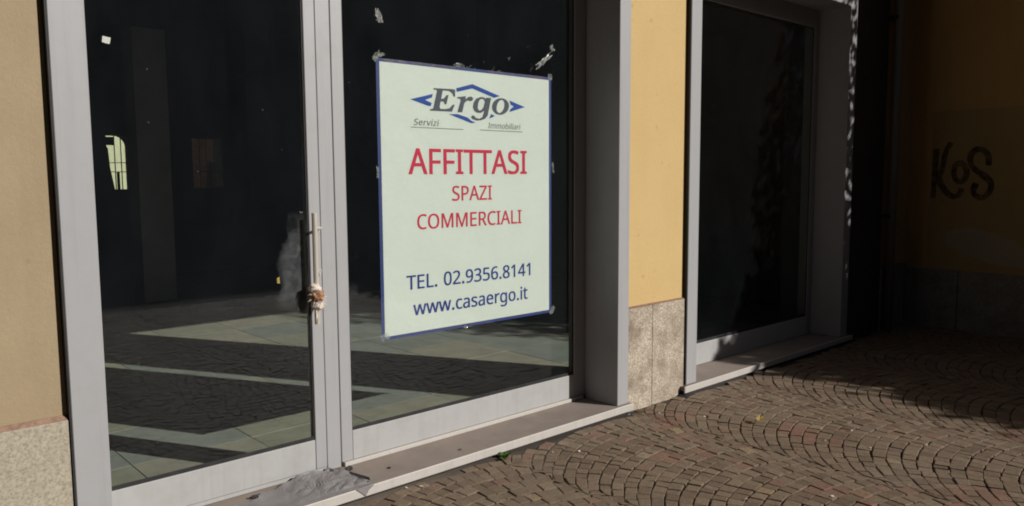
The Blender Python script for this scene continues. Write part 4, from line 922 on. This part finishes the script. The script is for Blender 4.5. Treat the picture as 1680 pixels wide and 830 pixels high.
# torn film on the door glass
bm = bmesh.new()
k2 = YT / 3.3177
fp = [(1.650, -0.150), (1.70, -0.155), (1.752, -0.20), (1.745, -0.29), (1.705, -0.30), (1.735, -0.36), (1.745, -0.48), (1.735, -0.56), (1.728, -0.635), (1.69, -0.65), (1.655, -0.62), (1.60, -0.60), (1.575, -0.57), (1.60, -0.50), (1.59, -0.43), (1.585, -0.38), (1.61, -0.31), (1.645, -0.26), (1.64, -0.20)]
fpr = ragged([(x * k2, z * k2) for x, z in fp], 0.012, 0.010)
fc = (sum(p[0] for p in fpr) / len(fpr), sum(p[1] for p in fpr) / len(fpr))
lev = (1.0, 0.86, 0.66, 0.40, 0.15)
fade = []
for side in (-0.0003, 0.0003):
    prev = None
    for l in lev:
        ring = []
        for x, z in fpr:
            ax = fc[0] + (x - fc[0]) * l
            az_ = fc[1] + (z - fc[1]) * (1 - (1 - l) * 0.75)
            ring.append(bm.verts.new((ax, YT + side, az_))); fade.append(1 - l)
        if prev:
            for i in range(len(ring)):
                bm.faces.new((prev[i], prev[(i + 1) % len(ring)], ring[(i + 1) % len(ring)], ring[i]))
        prev = ring
    bm.faces.new(prev)
nf = len(fpr)
bm.verts.ensure_lookup_table()
for i in range(nf):
    bm.faces.new((bm.verts[i], bm.verts[nf * len(lev) + i], bm.verts[nf * len(lev) + (i + 1) % nf], bm.verts[(i + 1) % nf]))
bmesh.ops.recalc_face_normals(bm, faces=bm.faces)
o = obj("plastic_film", bm, M['cling'])
at = o.data.attributes.new("thick", 'FLOAT', 'POINT'); at.data.foreach_set("value", [min(1.0, f * 2.2) for f in fade])
tag(o, "translucent torn plastic film stuck on the door glass beside the handle", "film")
tag(crumple(1.582, -0.455, 0.012, 0.030, YT - 0.002, 0.001, 95, 3, 0.1, M['leaf_yellow'], "yellow_scrap", None, 0.3), "tiny yellow scrap stuck beside the torn film on the door glass", "scrap")

# ================================================================== RAG ON THE HANDLE
rg = thing("rag", (1.742, 3.225, -0.56), "frayed white and rust brown rag knotted round the door handle", "rag")
rr = random.Random(3)
def lump(cx, cy, cz, rx, ry, rz, seed, mat, name, amp=0.35):
    b = bmesh.new()
    bmesh.ops.create_icosphere(b, subdivisions=3, radius=1.0)
    for v in b.verts:
        n = noise.noise(v.co * 2.1 + Vector((seed, 0, 0))) + 0.6 * noise.noise(v.co * 5.3 + Vector((0, seed, 0)))
        k = 1 + amp * n
        v.co = Vector((cx + v.co.x * rx * k, cy + v.co.y * ry * k, cz + v.co.z * rz * k))
    return obj(name, b, mat, rg, smooth=True)
lump(1.742, 3.236, -0.535, 0.030, 0.028, 0.032, 1.0, M['rag_rust'], "knot", 0.5)
lump(1.727, 3.230, -0.498, 0.028, 0.024, 0.019, 2.0, M['rag_white'], "upper_fold")
lump(1.741, 3.232, -0.582, 0.028, 0.024, 0.022, 3.0, M['rag_white'], "lower_fold")
bm = bmesh.new()
for k in range(150):
    az = rr.uniform(0, 2 * math.pi); el = rr.uniform(-1.3, 1.3)
    d = Vector((math.cos(az) * math.cos(el), math.sin(az) * math.cos(el), math.sin(el)))
    p0 = Vector((1.742, 3.235, -0.54)) + Vector((d.x * 0.028, d.y * 0.026, d.z * 0.045))
    p1 = p0 + d * rr.uniform(0.010, 0.030) + Vector((0, 0, -0.008))
    u = d.orthogonal().normalized() * 0.0022
    a_, b_, c_ = bm.verts.new(p0 - u), bm.verts.new(p0 + u), bm.verts.new(p1)
    d_ = bm.verts.new(p0 + d.cross(u))
    bm.faces.new((a_, b_, c_)); bm.faces.new((b_, d_, c_)); bm.faces.new((d_, a_, c_))
fr = obj("frayed_threads", bm, M['rag_white'], rg, kind='stuff')
bm = bmesh.new()
tube(bm, [(1.735, 3.228, -0.59), (1.728, 3.226, -0.61), (1.731, 3.224, -0.632), (1.724, 3.222, -0.645)], 0.006, 8, True, [1, .9, .7, .3])
obj("loose_end", bm, M['rag_white'], rg, smooth=True)

# ================================================================== FELT SHEET ON THE SILL
fe = thing("roofing_felt", (1.55, 3.1, Z_SILL), "torn crumpled piece of grey roofing felt lying on the door sill", "felt sheet")
back = [(1.10, 3.08), (1.16, 3.15), (1.30, 3.18), (1.40, 3.185), (1.425, 3.222), (1.50, 3.232), (1.575, 3.258), (1.64, 3.262), (1.70, 3.264), (1.785, 3.258), (1.797, 3.225), (1.845, 3.165), (1.856, 3.09), (1.864, 3.02)]
def back_y(x):
    for (xa, ya), (xb, yb) in zip(back, back[1:]):
        if xa <= x <= xb: return ya + (yb - ya) * (x - xa) / (xb - xa)
    return back[-1][1]
def felt_z(x, y, t):
    g_ = min(1.0, max(0.1, (x - 1.45) / 0.2))
    a_ = abs(noise.noise(Vector((x * 7.5 + y * 3, y * 4.5, 1.0)))) * 0.016
    b_ = abs(noise.noise(Vector((x * 15 - y * 6, y * 13, 4.0)))) * 0.012 + abs(noise.noise(Vector((x * 34 + y * 20, y * 30, 7.0)))) * 0.006
    curl = 0.030 * max(0.0, (t - 0.72) / 0.28) ** 1.5 * max(0.0, noise.noise(Vector((x * 13, 2.0, 8.0))) + 0.42) * min(1.0, max(0.3, (x - 1.45) / 0.15))
    press = 1.0 if t > 0.12 else 0.35
    return Z_SILL + 0.004 + (a_ + b_) * g_ * press + curl
bm = bmesh.new()
FN, FM = 76, 22
grid = []
for i in range(FN + 1):
    x = 1.10 + 0.764 * i / FN
    yb = back_y(x) + 0.007 * noise.noise(Vector((x * 40, 0, 0)))
    col_ = []
    for j in range(FM + 1):
        t = j / FM
        y = 2.9905 + (yb - 2.9905) * t
        col_.append(bm.verts.new((x + 0.006 * noise.noise(Vector((y * 30, x * 10, 2))), y, felt_z(x, y, t))))
    grid.append(col_)
for i in range(FN):
    for j in range(FM):
        bm.faces.new((grid[i][j], grid[i + 1][j], grid[i + 1][j + 1], grid[i][j + 1]))
bmesh.ops.recalc_face_normals(bm, faces=bm.faces)
bmesh.ops.solidify(bm, geom=list(bm.faces), thickness=0.0022)
obj("sheet", bm, M['felt'], fe)
bm = bmesh.new()
prism(bm, [(1.772, Z_SILL + 0.004), (1.862, Z_SILL + 0.003), (1.835, Z_SILL - 0.012), (1.818, Z_SILL - 0.038), (1.80, Z_SILL - 0.02)], 2.9795, 2.984, 'y')
obj("hanging_corner", bm, M['felt'], fe)
for i, (x, y, sx, sy, hz) in enumerate(((1.655, 3.268, 0.11, 0.022, 0.022), (1.795, 3.240, 0.085, 0.035, 0.020), (1.870, 3.215, 0.045, 0.026, 0.022), (1.405, 3.215, 0.055, 0.022, 0.016), (1.852, 3.02, 0.018, 0.02, 0.012), (1.79, 3.275, 0.02, 0.008, 0.022))):
    b = bmesh.new()
    bmesh.ops.create_icosphere(b, subdivisions=2, radius=1.0)
    for v in b.verts:
        kk = 1 + 0.5 * noise.noise(v.co * 2 + Vector((i * 3.1, 0, 0)))
        v.co = Vector((x + v.co.x * sx * 0.5 * kk, y + v.co.y * sy * 0.5 * kk, Z_SILL + 0.001 + hz * 0.5 + v.co.z * hz * 0.5 * kk))
    obj("curled_edge", b, M['tar_and_sill_shade'], fe)

# ================================================================== SMALL THINGS ON THE GROUND
def leaf_shape(bm, c, ln, wd, heading, lift, curl=0.15):
    """a pointed leaf of 8 faces, slightly folded along its midrib"""
    c = Vector(c); d = Vector((math.cos(heading), math.sin(heading), lift)).normalized()
    s = d.cross(Vector((0, 0, 1))).normalized(); up = s.cross(d)
    mid = []; L = []; R_ = []
    for t_, w_ in ((0, 0.04), (0.3, 0.8), (0.6, 1.0), (0.85, 0.5), (1, 0.03)):
        m_ = c + d * ln * t_ - up * curl * ln * t_ * t_
        mid.append(bm.verts.new(m_)); L.append(bm.verts.new(m_ + s * wd * .5 * w_ + up * wd * .18 * w_)); R_.append(bm.verts.new(m_ - s * wd * .5 * w_ + up * wd * .18 * w_))
    for i in range(4):
        bm.faces.new((mid[i], mid[i + 1], L[i + 1], L[i])); bm.faces.new((mid[i + 1], mid[i], R_[i], R_[i + 1]))
def weed(x, y, n, ln, label):
    t_ = thing("weed", (x, y, ZG), label, "weed", "weeds in the paving joints")
    r_ = random.Random(int(x * 100))
    for k in range(n):
        b = bmesh.new()
        hd = r_.uniform(0, 2 * math.pi)
        leaf_shape(b, (x + r_.uniform(-.016, .016), y + r_.uniform(-.012, .012), ZG - 0.004), ln * r_.uniform(.6, 1.1), ln * 0.42, hd, r_.uniform(0.2, 1.6), 0.3)
        bmesh.ops.solidify(b, geom=list(b.faces), thickness=0.0005)
        obj("leaf", b, M['leaf_green'], t_)
weed(2.640, 2.950, 18, 0.048, "small green weed growing from the joint under the long door sill")
weed(4.085, 2.385, 5, 0.028, "tiny green sprout in the setts next to the yellow fallen leaf")
b = bmesh.new()
lobes = [(0, 1.0), (0.35, .45), (0.75, .85), (1.15, .40), (1.7, .62), (2.4, .3), (3.14, .28), (3.9, .3), (4.55, .6), (5.1, .42), (5.55, .8), (5.95, .45)]
vs = [b.verts.new((4.115 + 0.046 * r_ * math.cos(a + .6), 2.335 + 0.046 * r_ * math.sin(a + .6), ZG + 0.022 + 0.008 * abs(math.sin(a * 1.5)) + 0.019 * r_ * math.cos(a + .6 - 0.83))) for a, r_ in lobes]
ct = b.verts.new((4.115, 2.335, ZG + 0.020))
for i in range(len(vs)): b.faces.new((ct, vs[i], vs[(i + 1) % len(vs)]))
bmesh.ops.solidify(b, geom=list(b.faces), thickness=0.0006)
tag(obj("fallen_leaf", b, M['leaf_yellow']), "yellow lobed fallen leaf lying on the cobbles before the pier", "leaf")
for i, (x, y, z, lab, mt) in enumerate(((2.43, 3.07, Z_SILL + 0.002, "brown dry leaf lying midway along the sill below the poster", 'leaf_brown'),
                                        (2.03, 3.10, Z_SILL + 0.002, "brown dry leaf on the sill close to the grey felt", 'leaf_brown'))):
    b = bmesh.new(); leaf_shape(b, (x, y, z), 0.030, 0.016, 0.4 + i, 0.05, 0.1)
    bmesh.ops.solidify(b, geom=list(b.faces), thickness=0.0005)
    tag(obj("dry_leaf", b, M[mt]), lab, "leaf", "dry leaves on the sill")
scr = [(1110, 695), (653, 794), (690, 790), (1221, 798), (903, 727), (949, 728), (1145, 674), (1057, 676), (1399, 703), (1442, 739), (1527, 740), (1348, 790), (1350, 715), (1010, 683)]
# plan positions of the scraps
scp = [(3.66, 2.62), (2.03, 2.965), (2.09, 2.93), (3.07, 1.80), (2.87, 2.83), (2.98, 2.74), (3.98, 2.63), (3.84, 2.86), (4.36, 1.90), (4.16, 1.71), (4.42, 1.52), (3.38, 1.55), (4.10, 1.93), (3.68, 2.97)]
near = ["before the door sill corner", "under the felt's hanging corner", "beside the sill, a hand from the felt", "among the setts of the first fan", "just right of the green weed", "two setts off the weed, towards the pier", "before the pier plinth's joint", "at the foot of the pier", "on the second fan's crest", "in a joint beside the ochre sett", "on the far fan towards the shade", "low at the picture's edge on reddish setts", "a step past the yellow leaf", "at the end of the long sill"]
for i, (x, y) in enumerate(scp):
    r_ = random.Random(200 + i)
    b = bmesh.new()
    m_ = 5
    s_ = r_.uniform(0.007, 0.013)
    vs = [b.verts.new((x + s_ * r_.uniform(.6, 1.3) * math.cos(2 * math.pi * k / m_), y + s_ * r_.uniform(.4, .9) * math.sin(2 * math.pi * k / m_), ZG + r_.uniform(0.003, 0.010))) for k in range(m_)]
    b.faces.new(vs); bmesh.ops.triangulate(b, faces=b.faces)
    bmesh.ops.solidify(b, geom=list(b.faces), thickness=0.002)
    tag(obj("paper_scrap", b, M['scrap']), "small pale scrap of paper " + near[i], "scrap", "pale scraps on the cobbles")
b = bmesh.new()  # black block in place of a dark gap at the plinth corner
prism(b, [(4.262, 3.022), (4.318, 3.022), (4.320, 2.975), (4.270, 2.968), (4.235, 2.990)], ZG - 0.01, ZG + 0.006, 'z')
box(b, 4.292, 4.330, 2.990, 3.0225, ZG + 0.002, ZG + 0.058, 0.006)
tag(obj("gap_filler", b, M['gasket']), "black block standing in for the dark gap at the foot of the pier, against the second sill", "gap block")

# ================================================================== TREES AND HEDGE THAT SHADE THE CORNER (beyond the frame)
def leaves(bm, n, box_, r_, size, shape=None):
    x0, x1, y0, y1, z0, z1 = box_
    k = 0
    while k < n:
        u = Vector((r_.uniform(-1, 1), r_.uniform(-1, 1), r_.uniform(-1, 1)))
        c = Vector(((x0 + x1) / 2 + u.x * (x1 - x0) / 2, (y0 + y1) / 2 + u.y * (y1 - y0) / 2, (z0 + z1) / 2 + u.z * (z1 - z0) / 2))
        if shape and not shape(u, c): continue
        d = Vector((r_.gauss(0, 1), r_.gauss(0, 1), r_.gauss(0, 1))).normalized(); s = d.orthogonal().normalized()
        a = size * r_.uniform(.6, 1.3)
        v = [bm.verts.new(c - d * a * .5), bm.verts.new(c + s * a * .3), bm.verts.new(c + d * a * .5), bm.verts.new(c - s * a * .3)]
        bm.faces.new(v); k += 1
hr = random.Random(21)
t_ = thing("hedge", (8.45, -3.8, ZG), "dense dark green hedge past the graffiti wall, shading the corner", "hedge")
bm = bmesh.new()
def hedge_top(y):
    t = 1.86 if y > -2.2 else (1.52 if y > -3.1 else 1.70)
    if y < -4.5: t = 1.6
    return t + 0.10 * noise.noise(Vector((0.0, y * 1.3, 3.0))) + 0.10 * noise.noise(Vector((1.0, y * 3.7, 3.0)))
leaves(bm, 52000, (7.92, 9.0, -7.2, -0.35, ZG, 2.1), hr, 0.13, lambda u, c: (c.y < -1.9 or c.z < 1.2 or noise.noise(c * 4.0) > -0.12) and c.z < hedge_top(c.y) + 0.07 * hr.gauss(0, 1) - 0.25 * max(0, abs(c.x - 8.4) - 0.35))
obj("foliage", bm, M['leaf_dark'], t_)
for i in range(6):
    yc = -0.9 - i * 1.1
    b = bmesh.new(); tube(b, [(8.45, yc, ZG - .05), (8.47, yc + .05, -0.3), (8.43, yc, 0.9)], 0.05, 8, True, [1, .7, .3])
    obj("stem", b, M['bark'], t_)
t_ = thing("young_tree", (8.5, 0.0, ZG), "young leafy tree between the hedge and the graffiti wall", "tree")
b = bmesh.new(); tube(b, [(8.5, 0.0, ZG - .05), (8.48, 0.02, 0.2), (8.52, 0.0, 2.4)], 0.06, 8, True, [1, .8, .3])
obj("trunk", b, M['bark'], t_)
bm = bmesh.new()
leaves(bm, 5200, (7.9, 9.1, -1.5, 0.75, -1.0, 3.8), hr, 0.10, lambda u, c: u.length < 1.15 and noise.noise(c * 2.6) > -0.22)
obj("crown", bm, M['leaf_dark'], t_)
# unseen houses, heights shaped to block sky light and let the sun past
def house(x0, x1, y0, y1, zt, label, front):
    t_ = thing("house", ((x0 + x1) / 2, (y0 + y1) / 2, ZG), label, "house")
    obj("wall", bbox(x0, x1, y0, y1, ZG - .1, zt), M['facade'], t_)
    obj("roof", bbox(x0 - .3, x1 + .3, y0 - .3, y1 + .3, zt + 0.002, zt + 0.4, 0.05), M['roof'], t_)
    return t_
h1 = house(-30, 12, -30, -22, 26, "unseen dark house across the square, made tall to block sky light", 'n')
h2 = house(12.7, 24, -30, -22, 9.5, "unseen dark house across the square, kept low to let the sun past", 'n')
h3 = house(24.7, 50, -30, -22, 22, "unseen dark house across the square past the low one, made tall to block sky light", 'n')
h4 = house(-20, -9, -20, 12, 22, "unseen tall dark house added on the left to block sky light", 'e')
for h_, xs, zs in ((h1, range(-12, 11, 4), (0.2, 4.6)), (h2, range(14, 23, 4), (0.2, 4.6)), (h3, range(27, 44, 4), (0.2, 4.6))):
    for x in xs:
        for z in zs:
            obj("window", bbox(x, x + 1.2, -21.998, -21.95, z, z + 1.7, 0.01), M['iron'], h_)
